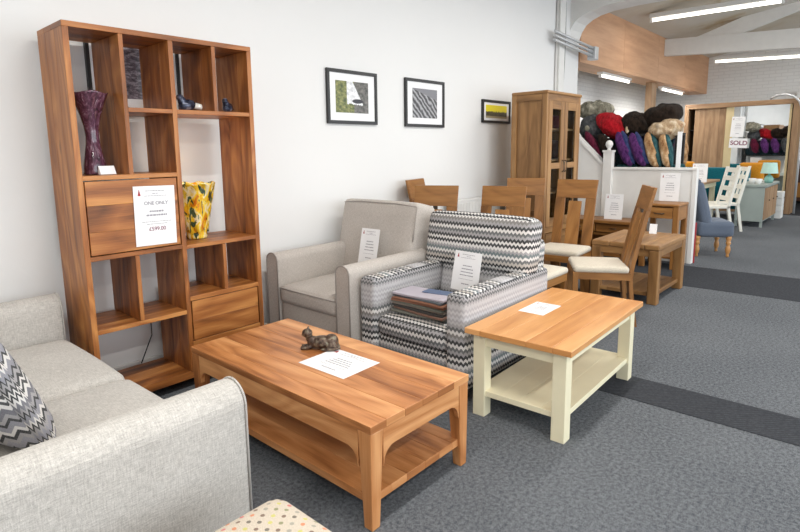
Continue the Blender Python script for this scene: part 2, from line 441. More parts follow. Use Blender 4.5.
# pipes and conduits on the column
p = thing('electrical_conduit', 'bundle of grey steel conduits crossing the column below the arch', 'conduit', (7.3, .25, 2.85))
for k in range(3):
    MB().tube([(7.05, WY-.10-.0*k, 2.93-.055*k), (7.5, WY-.14, 2.88-.055*k), (8.14, WY-.17, 2.83-.055*k)], .02, 8).build('pipe', GALV, p)
MB().box(8.10, 8.22, WY-.22, WY-.1, 2.67, 2.85).build('junction_box', GALV, p, bevel=.008)
p = thing('vertical_cable', 'thin dark cable running down the white column beside the arch', 'cable', (7.62, .33, 0))
MB().tube([(7.56, WY+.0, 3.4), (7.55, WY-.01, 3.0), (7.57, WY+.0, 2.6), (7.55, WY-.0, 2.2), (7.57, WY, 1.9)], .012, 6).build('cable_run', BLACK, p)
p = tag(MB().tube([(7.28, WY-.02, 3.45), (7.28, WY-.02, 0)], .014, 8).build('water_pipe', WHITE), 'thin white vertical pipe at the corner where wall meets column', 'pipe')
# ---------------------------------------------------------------- fluorescent fittings
def fitting(a, b, label, w=.06, drop=.05, body_h=.07, power=0, spread=None, group=None):
    a = Vector(a); b = Vector(b); c = (a+b)/2; d = (b-a); L = d.length; d.normalize(); s = d.cross(Vector((0, 0, 1))).normalized(); u = s.cross(d)
    t = thing('fluorescent_light', label, 'light', tuple(c), 0, group)
    def bx(mb, o, hw, hh, l):
        C = c+o; e = d*l/2
        q = [C-e-s*hw-u*hh, C+e-s*hw-u*hh, C+e+s*hw-u*hh, C-e+s*hw-u*hh, C-e-s*hw+u*hh, C+e-s*hw+u*hh, C+e+s*hw+u*hh, C-e+s*hw+u*hh]
        return mb.hexa(q)
    bx(MB(), u*(drop+body_h/2), w, body_h/2, L+.08).build('housing', FIT, t, bevel=.008)
    MB().tube([a, c, b], .02, 12).build('tube_lamp', TUBE, t)
    mb = MB(); 
    for e in (a-d*.02, b+d*.02):
        mb.hexa([e+x*d*.018+y*s*.022+z for z in (-u*.03, u*drop) for (x, y) in ((-1, -1), (1, -1), (1, 1), (-1, 1))])
    mb.build('lamp_holder', FIT, t)
    if power:
        ld = bpy.data.lights.new('lamp', 'AREA'); ld.shape = 'RECTANGLE'; ld.size = L; ld.size_y = .06; ld.energy = power; ld.color = (1, .97, .92)
        lo = bpy.data.objects.new('lamp_light', ld); COL.objects.link(lo); lo.parent = t
        lo.location = tuple(-u*.04); lo.rotation_euler = Vector((-u)).to_track_quat('-Z', 'Y').to_euler()
        m = Matrix((d, s if True else s, d.cross(s))).transposed()
        # local X along the tube, local -Z downwards
        z = -(-u); x = d; y = z.cross(x); lo.rotation_euler = Matrix((x, y, z)).transposed().to_euler()
    return t
fitting((9.9, -.05, 3.44), (9.9, -1.75, 3.42), 'long fluorescent light on the sloping ceiling nearest the arch', .07, .03, .07, 18)
fitting((13.5, -.22, 3.14), (13.5, -1.95, 3.06), 'fluorescent light on the ceiling above the mirror wardrobe', .07, .03, .06, 18)
fitting((9.45, .58, 2.60), (10.75, .58, 2.60), 'fluorescent light under the plywood bulkhead, nearer the arch', .05, .02, .045, 60)
fitting((12.7, .58, 2.60), (14.2, .58, 2.60), 'fluorescent light under the plywood bulkhead, beyond the wooden post', .05, .02, .045, 60)
for k, (x, y) in enumerate(((-1.2, -2.0), (1.6, -2.0), (4.4, -2.0), (6.6, -2.0), (-1.2, -4.6), (1.6, -4.6), (4.4, -4.6))):
    fitting((x-.7, y, H1-.105), (x+.7, y, H1-.105), 'fluorescent ceiling light of the front showroom', .07, .03, .07, 62, group='showroom ceiling lights out of view')
for k, (x, y) in enumerate(((9.4, -3.6), (13.2, -3.6))):
    fitting((x, y-.8, 3.5), (x, y+.8, 3.5), 'fluorescent ceiling light deeper in the far room', .07, .03, .07, 60, group='far room lights out of view')

# ---------------------------------------------------------------- printed signs
def text_mesh(body, size, mat, name='lettering'):
    cu = bpy.data.curves.new('t', 'FONT'); cu.body = body; cu.size = size; cu.align_x = 'CENTER'; cu.align_y = 'CENTER'; cu.extrude = .0004; cu.offset = size*(.022 if mat is not INKR or size > .06 else .008)
    o = bpy.data.objects.new('t', cu); COL.objects.link(o); bpy.context.view_layer.update()
    dg = bpy.context.evaluated_depsgraph_get(); me = bpy.data.meshes.new_from_object(o.evaluated_get(dg)); me.name = name
    bpy.data.objects.remove(o); me.materials.clear(); me.materials.append(mat)
    return me
def sign(label, loc, u, v, w, h, lines=None, rules=True, group=None, name='price_sign', curl=0, thick=.0012, head=True):
    """u: right direction, v: up direction of the sheet, loc: its centre; lettering sits on the front"""
    u = Vector(u).normalized(); v = Vector(v); v = (v-u*v.dot(u)).normalized(); n = u.cross(v)
    t = thing(name, label, 'sign', (0, 0, 0), 0, group)
    t.location = loc
    t.rotation_euler = Matrix((u, v, n)).transposed().to_euler()
    mb = MB(); N = 8
    mb.box(-w/2, w/2, -h/2, h/2, -thick/2, thick/2)
    mb.build('sheet', PAPER, t, world=False)
    def tx(body, x, y, s, mat, nm='lettering'):
        me = text_mesh(body, s, mat, nm); o = bpy.data.objects.new(nm, me); COL.objects.link(o); o.parent = t; o.location = (x, y, thick/2+.0006)
        return o
    z = thick/2+.0008
    if head:   # header rows too small to read, and the little red emblem
        mb = MB()
        mb.prism([(-w*.40, h*.34), (-w*.33, h*.34), (-w*.345, h*.385), (-w*.36, h*.44), (-w*.37, h*.44), (-w*.385, h*.385)], 'z', z-.0005, z)
        mb.build('emblem', RED, t, world=False)
        mb = MB()
        rnd = random.Random(hash(label) % 1000 if False else len(label))
        rows = [(h*.42, .5, .012), (h*.375, .16, .012), (h*.335, .56, .009)]
        if rules and lines: rows += [(h*.075, .34, .028), (h*.01, .50, .028)]
        if rules: rows += [(-h*.10, .72, .009), (-h*.14, .5, .009)] if lines else [(h*.14, .36, .022), (h*.06, .42, .022), (h*-.02, .46, .022), (-h*.10, .5, .022), (-h*.2, .56, .008), (-h*.32, .3, .024)]
        for (y, ww, hh) in rows:
            x = -w*ww/2+w*.03
            while x < w*ww/2:
                l = rnd.uniform(.03, .08)*w; l = min(l, w*ww/2+w*.03-x)
                if l > .004: mb.box(x, x+l, y-h*hh/2, y+h*hh/2, z-.0006, z)
                x += l+w*.012
        mb.build('small_print', INK, t, world=False)
    for (body, y, s, mat) in (lines or []):
        tx(body, w*.03, y*h, s*h, mat)
    return t

# ---------------------------------------------------------------- acacia bookcase
bf, bb = -.08, .29
bc = thing('bookcase', 'tall open-backed acacia wood bookcase with cubbyholes against the white wall', 'bookcase', (1.56, .1, 0))
def panelx(x0, x1, z0, z1, y0=bf, y1=bb): return MB().planks(x0, x1, y0, y1, z0, z1, 3, 'y')
for (x0, x1) in ((1.015, 1.045), (2.075, 2.105)):
    mb = MB(); tn = random.uniform(.35, .6)
    for (a, b) in ((bf, .035), (.035, .165), (.165, bb)): mb.box(x0, x1, a, b, .06, 2.06, 2, tn+random.uniform(-.08, .08))
    mb.build('side_panel', ACACIA, bc, bevel=.002)
MB().planks(1.015, 2.105, bf, bb, 2.06, 2.088, 3, 'y').build('top_panel', ACACIA, bc, bevel=.002)
def vboard(x, z0, z1, name='divider', w=.024, inset=.002):
    mb = MB(); tn = random.uniform(.25, .65)
    for (a, b) in ((bf+inset, .04), (.04, .17), (.17, bb-.002)): mb.box(x-w/2, x+w/2, a, b, z0, z1, 2, tn+random.uniform(-.1, .1))
    mb.build(name, ACACIA, bc, bevel=.002)
def hboard(x0, x1, z, th=.024, name='shelf', inset=.002):
    MB().planks(x0, x1, bf+inset, bb-.002, z-th/2, z+th/2, 3, 'y').build(name, ACACIA, bc, bevel=.002)
vboard(1.572, .10, 2.06, 'centre_divider', .028)
hboard(1.045, 2.075, .085, .045, 'bottom_shelf')
vboard(1.297, 1.324, 2.06); vboard(1.84, 1.682, 2.06); vboard(1.290, .498, .872); vboard(1.838, .575, .866)
hboard(1.309, 1.558, 1.67); hboard(1.586, 2.075, 1.67)
hboard(1.045, 1.558, 1.312); hboard(1.045, 1.558, .886); hboard(1.045, 1.558, .484); hboard(1.586, 2.075, .88); hboard(1.586, 2.075, .56, .028)
hboard(1.586, 2.075, .278, .03)
d = MB().planks(1.052, 1.551, bf+.004, bf+.026, .904, 1.294, 3, 'z').build('door', ACACIA, bc, bevel=.002)
tag(d, 'grained drop front door')
MB().planks(1.595, 2.068, bf+.004, bf+.026, .297, .542, 2, 'z').build('drawer', ACACIA, bc, bevel=.002)
MB().box(1.61, 2.05, bf+.03, bb-.03, .31, .5).build('drawer_box', ACACIA, bc)
for x in (1.06, 2.06):
    for y in (.0, .22): MB().box(x-.02, x+.02, y-.02, y+.02, .0, .062).build('foot', ACACIA, bc)

# picture behind the bookcase
def picture(label, x0, x1, z0, z1, fw, m, art, y=WY):
    t = thing('framed_picture', label, 'picture', ((x0+x1)/2, y-.01, (z0+z1)/2))
    mb = MB(); yf = y-.026; yb = y-.002
    mb.box(x0, x1, yf, yb, z0, z0+fw).box(x0, x1, yf, yb, z1-fw, z1).box(x0, x0+fw, yf, yb, z0+fw, z1-fw).box(x1-fw, x1, yf, yb, z0+fw, z1-fw)
    mb.build('frame', BLACK, t, bevel=.002)
    MB().box(x0+fw, x1-fw, y-.014, y-.006, z0+fw, z1-fw).build('mount', PAPER, t)
    a, b, c, d_ = m
    mb = MB(); w = (x1-x0)-2*fw; h = (z1-z0)-2*fw
    X0, X1, Z0, Z1 = x0+fw+a*w, x1-fw-b*w, z0+fw+c*h, z1-fw-d_*h
    k = len(mb.v); mb.box(X0, X1, y-.0165, y-.0145, Z0, Z1)
    for fi in range(len(mb.f)):
        mb.uv[fi] = [((mb.v[i][0]-X0)/(X1-X0), (mb.v[i][2]-Z0)/(Z1-Z0)) for i in mb.f[fi]]
    mb.build('print', art, t)
    return t
def art_node(name): t = NT(name); t.p.inputs['Roughness'].default_value = .35; return t, t.uv()
# soft abstract behind the bookcase
t, uv = art_node('dark_abstract_print'); n = t.noise(t.mapv(uv, (3, 6, 1)), 2.5, 6, .75)
t.base(t.ramp(n, [(.35, (.02, .02, .025)), (.5, (.16, .13, .16)), (.62, (.45, .42, .46)), (.7, (.10, .05, .07))])); ART0 = t.m
# a pale waterfall between green banks
t, uv = art_node('waterfall_print'); o = t.sep(uv); n = t.noise(uv, 9, 5, .6)
c = t.ramp(n, [(.35, (.05, .07, .02)), (.5, (.16, .18, .05)), (.65, (.34, .32, .12))])
rock = t.ramp(n, [(.3, (.02, .02, .02)), (.7, (.22, .21, .19))])
edge = t.math('ADD', t.math('MULTIPLY', t.math('SUBTRACT', 1.0, o[1]), .52), .60)
c = t.mix(t.math('GREATER_THAN', o[0], .55), c, rock)
band = t.math('SUBTRACT', o[0], t.math('ADD', t.math('MULTIPLY', t.math('SUBTRACT', 1.0, o[1]), .22), .42))
inside = t.math('LESS_THAN', t.math('ABSOLUTE', band), t.math('ADD', t.math('MULTIPLY', t.math('SUBTRACT', 1.0, o[1]), .22), .09))
low = t.math('GREATER_THAN', t.math('ADD', o[1], t.math('MULTIPLY', n, .2)), .38)
c = t.mix(t.math('MULTIPLY', inside, low), c, t.ramp(n, [(.3, (.45, .46, .48)), (.6, (.85, .86, .88))]))
dx = t.math('DIVIDE', t.math('SUBTRACT', o[0], .66), .17); dy = t.math('DIVIDE', t.math('SUBTRACT', o[1], .38), .07)
c = t.mix(t.math('LESS_THAN', t.math('ADD', t.math('MULTIPLY', dx, dx), t.math('MULTIPLY', dy, dy)), 1.0), c, (.02, .02, .03))
t.base(c); ART1 = t.m
# grey mountainside
t, uv = art_node('grey_hillside_print'); o = t.sep(uv); n = t.noise(t.mapv(uv, (3, 2, 1), (0, 0, .6)), 5, 6, .7)
w = t.add('ShaderNodeTexWave', bands_direction='DIAGONAL'); t.link(t.mapv(uv, (1.5, 1.2, 1)), w.inputs[0]); w.inputs['Scale'].default_value = 2.4; w.inputs['Distortion'].default_value = 5; w.inputs['Detail'].default_value = 4
c = t.ramp(t.math('ADD', t.math('MULTIPLY', n, .5), t.math('MULTIPLY', w.outputs['Fac'], .5)), [(.25, (.03, .03, .035)), (.5, (.14, .14, .15)), (.75, (.42, .42, .44))])
sky = t.math('GREATER_THAN', t.math('ADD', o[1], t.math('MULTIPLY', o[0], .35)), .98)
c = t.mix(sky, c, (.20, .20, .22)); t.base(c); ART2 = t.m
# yellow field with dark cypress row
t, uv = art_node('yellow_sky_print'); o = t.sep(uv); n = t.noise(t.mapv(uv, (14, 1.2, 1)), 1.5, 4, .7)
h = t.math('ADD', t.math('MULTIPLY', n, .55), .22)
c = t.mix(t.math('GREATER_THAN', h, o[1]), (.80, .68, .03), t.ramp(n, [(.3, (.02, .02, .02)), (.7, (.14, .12, .06))]))
c = t.mix(t.math('LESS_THAN', o[1], .16), c, (.42, .36, .22)); t.base(c); ART3 = t.m
picture('black framed abstract print hanging behind the bookcase', 1.268, 1.84, 1.665, 2.115, .022, (.17, .15, .2, .04), ART0)
picture('black framed print of a white waterfall, largest and leftmost of the hung pictures', 3.122, 3.722, 1.660, 2.108, .028, (.13, .15, .17, .16), ART1)
picture('black framed grey hillside print, middle picture of the wall', 4.118, 4.742, 1.654, 2.112, .028, (.15, .16, .15, .15), ART2)
picture('small black framed print with a yellow sky, beside the tall glazed cabinet', 5.47, 6.09, 1.725, 1.985, .028, (.09, .09, .14, .14), ART3)

# things on the bookcase
t = NT('purple_mottled_glass'); n = t.noise(t.mapv(t.obj(), (1, 1, .35)), 38, 5, .7, 1.5)
t.base(t.ramp(n, [(.3, (.02, .008, .018)), (.5, (.085, .03, .055)), (.6, (.16, .07, .11)), (.72, (.42, .36, .42))])); t.p.inputs['Roughness'].default_value = .12; t.p.inputs['Coat Weight'].default_value = .6; PURPLE = t.m
def vmod(r, z, a, k):
    w = max(0, (k-.45)/.55)
    return r*(1+.15*w*w*math.cos(4*a+.6)), z+.034*w*w*math.cos(4*a+.6)
vprof = [(.0001, 0), (.056, 0), (.058, .01), (.056, .05), (.046, .11), (.036, .17), (.033, .21), (.038, .27), (.052, .33), (.068, .38), (.083, .42), (.092, .445), (.094, .452), (.089, .448), (.062, .38), (.035, .30), (.026, .22), (.03, .1), (.0001, .06)]
o = MB().lathe([(r*(1.0+.03*max(0, z-.15)/.3), z*.96) for r, z in vprof], (1.165, .07, 1.327), 60, vmod, caps=False).build('vase', PURPLE)
tag(o, 'tall dark purple glass vase with a ruffled flared rim', 'vase')
tg = thing('price_tag', 'small folded white card at the foot of the purple vase', 'tag', (1.2, .0, 1.327), R(12))
MB().hexa([(-.045, -.012, 0), (.045, -.012, 0), (.045, .012, 0), (-.045, .012, 0), (-.045, .006, .045), (.045, .006, .045), (.045, .009, .045), (-.045, .009, .045)]).build('card', PAPER, tg, world=False)
t = NT('yellow_marbled_glass'); n = t.noise(t.mapv(t.obj(), (1, 1, .55)), 19, 3, .55, 1.2); n2 = t.noise(t.mapv(t.obj(), (1, 1, .45), (.3, .2, 0), (3, 4, 1)), 24, 2, .5, 1.0)
c = t.ramp(n, [(.30, (.62, .16, .01)), (.42, (.85, .50, .02)), (.50, (.90, .66, .04)), (.58, (.92, .84, .62)), (.66, (.86, .62, .05))])
c = t.mix(t.ramp(n2, [(.56, (0, 0, 0)), (.59, (1, 1, 1))]), c, t.ramp(n, [(.4, (.02, .05, .03)), (.6, (.10, .16, .08))]))
t.base(c); t.p.inputs['Roughness'].default_value = .1; t.p.inputs['Coat Weight'].default_value = .5; t.p.inputs['Transmission Weight'].default_value = .15
YV = t.m
def ymod(r, z, a, k):
    w = max(0, (k-.35)/.65); return r*(1+.30*w)*(1+.12*w*math.cos(4*a+.9)), z+.02*w+.014*w*math.cos(8*a)
yprof = [(.0001, 0), (.062, 0), (.066, .012), (.064, .04), (.070, .09), (.080, .16), (.093, .23), (.106, .29), (.114, .335), (.116, .345), (.110, .342), (.095, .27), (.075, .17), (.060, .08), (.055, .03), (.0001, .025)]
o = MB().lathe(yprof, (1.765, .12, .894), 56, ymod, caps=False).build('vase', YV)
tag(o, 'glowing yellow, orange and green marbled glass vase with a wavy rim', 'vase')
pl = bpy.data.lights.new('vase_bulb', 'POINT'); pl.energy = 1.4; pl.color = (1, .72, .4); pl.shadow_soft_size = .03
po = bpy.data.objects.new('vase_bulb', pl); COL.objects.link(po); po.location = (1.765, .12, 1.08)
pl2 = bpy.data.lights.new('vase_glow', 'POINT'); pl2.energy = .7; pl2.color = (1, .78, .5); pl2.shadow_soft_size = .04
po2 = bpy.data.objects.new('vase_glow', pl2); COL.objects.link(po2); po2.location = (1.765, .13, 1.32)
t = NT('iridescent_dark_glass'); n = t.noise(t.obj(), 30, 3)
t.base(t.ramp(n, [(.35, (.015, .02, .04)), (.55, (.08, .09, .14)), (.7, (.35, .33, .38))])); t.p.inputs['Roughness'].default_value = .12; t.p.inputs['Metallic'].default_value = .4; BIRD = t.m
def bird(loc, rz, s, label, longtail, breast=None):
    b = thing('glass_bird', label, 'ornament', loc, rz)
    mb = MB()
    mb.ellip((0, 0, .03*s), (.048*s, .028*s, .030*s), Matrix.Rotation(R(12), 3, 'Y'))
    mb.ellip((.036*s, 0, .066*s), (.019*s, .018*s, .019*s)); mb.ellip((.026*s, 0, .05*s), (.022*s, .02*s, .024*s))
    if not longtail: mb.ellip((-.05*s, 0, .026*s), (.03*s, .013*s, .010*s))
    o = mb.build('body', BIRD, b, world=False)
    m = o.modifiers.new('join', 'REMESH'); m.mode = 'VOXEL'; m.voxel_size = .003; m.use_smooth_shade = True
    MB().tube([(.052*s, 0, .067*s), (.075*s, 0, .062*s)], [.006*s, .001*s], 8).build('beak', METAL, b, world=False)
    if longtail:
        MB().tube([(-.03*s, 0, .034*s), (-.10*s, 0, .020*s), (-.17*s, -.0, .010*s)], [.016*s, .015*s, .010*s], 8).build('tail', plain('clear_tail_glass', (.85, .83, .78), .1), b, world=False)
    return b
bird((1.735, .08, 1.686), R(180), 1.2, 'dark glass bird with a long pale tail on the upper shelf', True)
bird((2.0, .05, 1.686), R(215), 1.05, 'small dark glass bird in the right-hand cubbyhole of the bookcase', False)
# bird on the left has its pale tail to the right
sign('white price sheet taped to the bookcase door reading ONE ONLY £599.00', (1.41, bf-.0005, 1.087), (1, 0, -.02), (.02, 0, 1), .238, .335,
     [('ONE ONLY', .21, .082, INK), ('£599.00', -.225, .092, INKR)])
# rows below the headline on the bookcase sheet
mb = MB()
c_ = tag(MB().tube([(1.545, .31, .885-.40), (1.50, .30, .36), (1.49, .28, .28), (1.40, .26, .12)], .004, 6).build('power_cable', BLACK), 'black power cable hanging behind the lower left of the bookcase', 'cable')
c2 = tag(MB().tube([(1.615, .33, 1.03), (1.63, .335, 1.02), (1.64, .34, .91)], .004, 6).build('lamp_cable', BLACK), 'short black cable behind the yellow vase', 'cable')

# ---------------------------------------------------------------- acacia coffee table
X0, X1, Y0, Y1 = 1.345, 1.985, -1.812, -.505
ct = thing('coffee_table', 'long acacia wood coffee table with a lower shelf, in front of the grey armchair', 'table', ((X0+X1)/2, (Y0+Y1)/2, 0))
HT = .43
tp = MB().planks(X0, X1, Y0, Y1, HT-.032, HT, 6, 'x').build('tabletop', ACACIA_T, ct, bevel=.0025)
def apron(axis, a0, a1, c0, c1, zt, zb, leg):
    """rail with rounded brackets running down into the legs"""
    pts = [(a0, zt), (a0, zb-.07)]
    r = .06
    for k in range(7):
        th = PI-k*PI/12
        pts.append((a0+.004+r+r*math.cos(th), zb-r-.0+r*math.sin(th)))
    for k in range(7):
        th = PI/2-k*PI/12
        pts.append((a1-.004-r+r*math.cos(th), zb-r+r*math.sin(th)))
    pts += [(a1, zb-.07), (a1, zt)]
    return MB().prism(pts, axis, c0, c1)
lg = .072
apron('x', Y0+lg, Y1-lg, X0+.004, X0+.026, HT-.032, HT-.115, lg).build('apron', ACACIA_T, ct)
apron('x', Y0+lg, Y1-lg, X1-.026, X1-.004, HT-.032, HT-.115, lg).build('apron', ACACIA_T, ct)
apron('y', X0+lg, X1-lg, Y0+.004, Y0+.026, HT-.032, HT-.115, lg).build('apron', ACACIA_T, ct)
apron('y', X0+lg, X1-lg, Y1-.026, Y1-.004, HT-.032, HT-.115, lg).build('apron', ACACIA_T, ct)
for sx, x in ((1, X0), (-1, X1)):
    for sy, y in ((1, Y0), (-1, Y1)):
        a = sorted((x+sx*.002, x+sx*lg)); b = sorted((y+sy*.002, y+sy*lg))
        a2 = sorted((x+sx*.006, x+sx*.050)); b2 = sorted((y+sy*.006, y+sy*.050))
        MB().hexa([(a2[0], b2[0], 0), (a2[1], b2[0], 0), (a2[1], b2[1], 0), (a2[0], b2[1], 0), (a[0], b[0], HT-.032), (a[1], b[0], HT-.032), (a[1], b[1], HT-.032), (a[0], b[1], HT-.032)]).build('leg', ACACIA_T, ct, bevel=.004)
MB().planks(X0+.018, X1-.018, Y0+.02, Y1-.02, .098, .132, 6, 'x').build('lower_shelf', ACACIA_T, ct, bevel=.002)
MB().box(X0+.06, X0+.08, Y0+.06, Y1-.06, .07, .098, 1).box(X1-.08, X1-.06, Y0+.06, Y1-.06, .07, .098, 1).build('shelf_rail', ACACIA_T, ct)
sign('white price sheet lying flat on the acacia coffee table beside the cat figurine', (1.697, -1.268, HT+.0012), (.02, -1, 0), (1, .02, 0), .305, .245, None)
# bronze cat
t = NT('bronze_patina'); n = t.noise(t.obj(), 55, 4)
t.base(t.ramp(n, [(.35, (.035, .022, .016)), (.52, (.11, .07, .05)), (.66, (.20, .18, .13))])); t.p.inputs['Metallic'].default_value = .45; t.p.inputs['Roughness'].default_value = .42; BRZ = t.m
cat = thing('cat_figurine', 'small bronze figurine of a lying cat with raised head on the acacia coffee table', 'ornament', (1.775, -1.06, HT), R(-50))
# local: head towards -x ... body along x
mb = MB()
cz = .028
mb.ellip((0, 0, .035), (.062, .038, .034)); mb.ellip((.046, .004, .038), (.038, .038, .038)); mb.ellip((-.048, 0, .035), (.030, .028, .032))
mb.ellip((-.066, -.006, .062), (.019, .018, .026)); mb.ellip((-.074, -.012, .086), (.027, .026, .024)); mb.ellip((-.092, -.018, .080), (.010, .010, .009))
for sg in (-1, 1):
    mb.tube([(-.071, -.011+sg*.014, .098), (-.071, -.011+sg*.017, .109), (-.070, -.011+sg*.019, .119)], [.010, .006, .0015], 8)
    mb.tube([(-.055, sg*.018, .016), (-.085, sg*.018-.006, .010), (-.108, sg*.014-.008, .010)], [.013, .010, .010], 8)
mb.ellip((.05, -.028, .020), (.030, .014, .018)); 
mb.tube([(.078, .0, .022), (.088, -.026, .014), (.070, -.045, .012), (.035, -.050, .012), (0, -.046, .011)], [.010, .010, .009, .009, .006], 8)
o = mb.build('body', BRZ, cat, world=False)
m = o.modifiers.new('join', 'REMESH'); m.mode = 'VOXEL'; m.voxel_size = .0028; m.use_smooth_shade = True
mm = o.modifiers.new('sm', 'SMOOTH'); mm.iterations = 2
for sg in (-1, 1): MB().ellip((-.092, -.014+sg*.010, .091), (.003, .003, .003), n=6).build('eye', BLACK, cat, world=False)

# ---------------------------------------------------------------- cream coffee table
cr = thing('coffee_table', 'cream painted coffee table with an oak top and lower shelf, beside the zigzag armchair', 'table', (2.3701, -1.5268, 0), R(1.6))
w, l, h = 1.10, .5835, .49
MB().planks(0, w, -l, 0, h-.03, h, 5, 'y').build('tabletop', OAK_TOP, cr, world=False, bevel=.003)
e = .035; lw = .07
for (x, y) in ((e, -e-lw), (w-e-lw, -e-lw), (e, -l+e), (w-e-lw, -l+e)):
    MB().box(x, x+lw, y, y+lw, 0, h-.03).build('leg', CREAM, cr, world=False, bevel=.003)
for (a, b, c, d) in ((e+lw, w-e-lw, -l+e+.01, -l+e+.035), (e+lw, w-e-lw, -e-.035, -e-.01), (e+.01, e+.035, -l+e+lw, -e-lw), (w-e-.035, w-e-.01, -l+e+lw, -e-lw)):
    MB().box(a, b, c, d, h-.095, h-.03).build('apron', CREAM, cr, world=False, bevel=.002)
MB().planks(e+.012, w-e-.012, -l+e+.012, -e-.012, .115, .145, 4, 'y').build('lower_shelf', CREAM, cr, world=False, bevel=.002)
sign('small white price sheet lying flat on the oak top of the cream coffee table', (2.95, -1.668, h+.0012), (.02, -1, 0), (1, .02, 0), .155, .245, None)

# ---------------------------------------------------------------- soft seating helpers
def arm_profile(y0, y1, z0, z1, r=None, flare=0):
    r = r or (y1-y0)/2; pts = [(y0, z0), (y1, z0)]; yc = (y0+y1)/2
    hw = (y1-y0)/2
    for k in range(13):
        a = k*PI/12
        pts.append((yc+hw*math.cos(a), z1-r+r*math.sin(a)))
    return pts
def uvbox(o):
    """box-project uv in metres from mesh coordinates"""
    me = o.data; uv = me.uv_layers[0]
    for p in me.polygons:
        n = p.normal; a = max(range(3), key=lambda i: abs(n[i]))
        for li in p.loop_indices:
            c = me.vertices[me.loops[li].vertex_index].co
            uv.data[li].uv = ((c.y, c.z), (c.x, c.z), (c.y, c.x))[a]
    return o
def piping(path, r, mat, parent, name='piping'):
    return MB().tube(path, r, 6).build(name, mat, parent)

# ---------------------------------------------------------------- pale grey sofa (faces +x)
so = thing('sofa', 'pale grey woven fabric two-seat sofa at the left, nearest the camera', 'sofa', (.45, -.69, 0))
SX1, SX0, SY0, SY1 = .95, -.12, -1.64, .255
for (a, b, nm) in ((SY0, SY0+.15, 'arm'), (SY1-.15, SY1, 'arm')):
    pr = [(y, z) for (y, z) in arm_profile(a, b, .05, .685, .07)]
    o = MB().prism(pr, 'x', SX0+.02, SX1, n=1, smooth=False).build(nm, FAB_SOFA, so, bevel=.028, segs=4, angle=50)
    uvbox(o)
    for x in (SX1-.012,):
        piping([(x, y, z) for (y, z) in pr[1:]]+[(x, pr[0][0], pr[0][1])], .004, FAB_SOFA, so)
uvbox(MB().rbox(((SX0+SX1)/2-.03, (SY0+SY1)/2, .20), (SX1-SX0-.10, SY1-SY0-.31, .27), .02, 3).build('base_frame', FAB_SOFA, so))
for (a, b) in ((SY0+.155, -.693), (-.681, SY1-.155)):
    uvbox(MB().rbox(((.10+SX1)/2, (a+b)/2, .395), (SX1-.10, b-a-.002, .13), .055, 8, (.015, 0, .03)).build('seat_cushion', FAB_SOFA, so))
tilt = Matrix.Rotation(R(-12), 3, 'Y')
uvbox(MB().rbox((SX0-.02, (SY0+SY1)/2, .44), (.16, SY1-SY0-.02, .76), .05, 4, rot=tilt).build('back_frame', FAB_SOFA, so))
for (a, b) in ((SY0+.16, -.693), (-.681, SY1-.16)):
    uvbox(MB().rbox((.03, (a+b)/2, .63), (.15, b-a-.01, .36), .06, 8, (.03, 0, .015), rot=tilt).build('back_cushion', FAB_SOFA, so))
for x in (.06, .86):
    for y in (SY0+.08, SY1-.08): MB().hexa([(x-.018, y-.018, 0), (x+.018, y-.018, 0), (x+.018, y+.018, 0), (x-.018, y+.018, 0), (x-.03, y-.03, .052), (x+.03, y-.03, .052), (x+.03, y+.03, .052), (x-.03, y+.03, .052)]).build('foot', OAK_D, so)
# zigzag scatter cushion on the sofa
pw = thing('scatter_cushion', 'black, grey and white zigzag scatter cushion on the sofa', 'cushion', (.36, -1.02, .47))
rot = Matrix.Rotation(R(18), 3, 'Z')@Matrix.Rotation(R(-24), 3, 'Y')
def pinch(p, q):
    k = (abs(q[1])*abs(q[2]))**3
    p.x *= 1-.65*max(abs(q[1]), abs(q[2]))**3
    p.y *= 1+.05*k; p.z *= 1+.05*k
    return p
mb = MB().rbox((0, 0, 0), (.17, .45, .45), .06, 12, (.02, 0, 0), warp=pinch)
for i, v in enumerate(mb.v): mb.v[i] = tuple(rot@Vector(v)+Vector((.335, -1.04, .705)))
mb.build('cover', ZZP, pw)

# ---------------------------------------------------------------- warm grey armchair (faces -x)
ga = thing('armchair', 'warm grey fabric armchair standing against the white wall behind the acacia coffee table', 'armchair', (2.85, -.17, 0))
GX, GY0, GY1 = 2.38, -.635, .245
for (a, b) in ((GY1-.125, GY1), (GY0, GY0+.125)):
    pr = arm_profile(a, b, .05, .695, .055)
    # arm front leans a little; the top rises towards the back
    mb = MB().prism(pr, 'x', GX, 3.22, n=8)
    o = mb.build('arm', FAB_CHAIR, ga, bevel=.010, segs=3, angle=50); uvbox(o)
    piping([(GX+.002, y, z) for (y, z) in pr[1:]]+[(GX+.002, pr[0][0], pr[0][1])], .005, FAB_PIPE, ga)
uvbox(MB().rbox((2.80, (GY0+GY1)/2, .20), (.80, GY1-GY0-.255, .28), .02, 3).build('seat_base', FAB_CHAIR, ga))
uvbox(MB().rbox((2.715, (GY0+GY1)/2, .395), (.66, GY1-GY0-.255, .135), .035, 8, (.010, 0, .022)).build('seat_cushion', FAB_CHAIR, ga))
cz0, cz1 = .33, .465
piping([(GX+.006, GY0+.135, cz1-.022), (GX-.006, (GY0+GY1)/2, cz1-.018), (GX+.006, GY1-.135, cz1-.022)], .004, FAB_PIPE, ga)
bt = Matrix.Rotation(R(13), 3, 'Y')
o = MB().rbox((3.20, (GY0+GY1)/2+.03, .60), (.24, GY1-GY0-.07, .86), .045, 10, (.02, 0, .008), rot=bt).build('backrest', FAB_CHAIR, ga); uvbox(o)
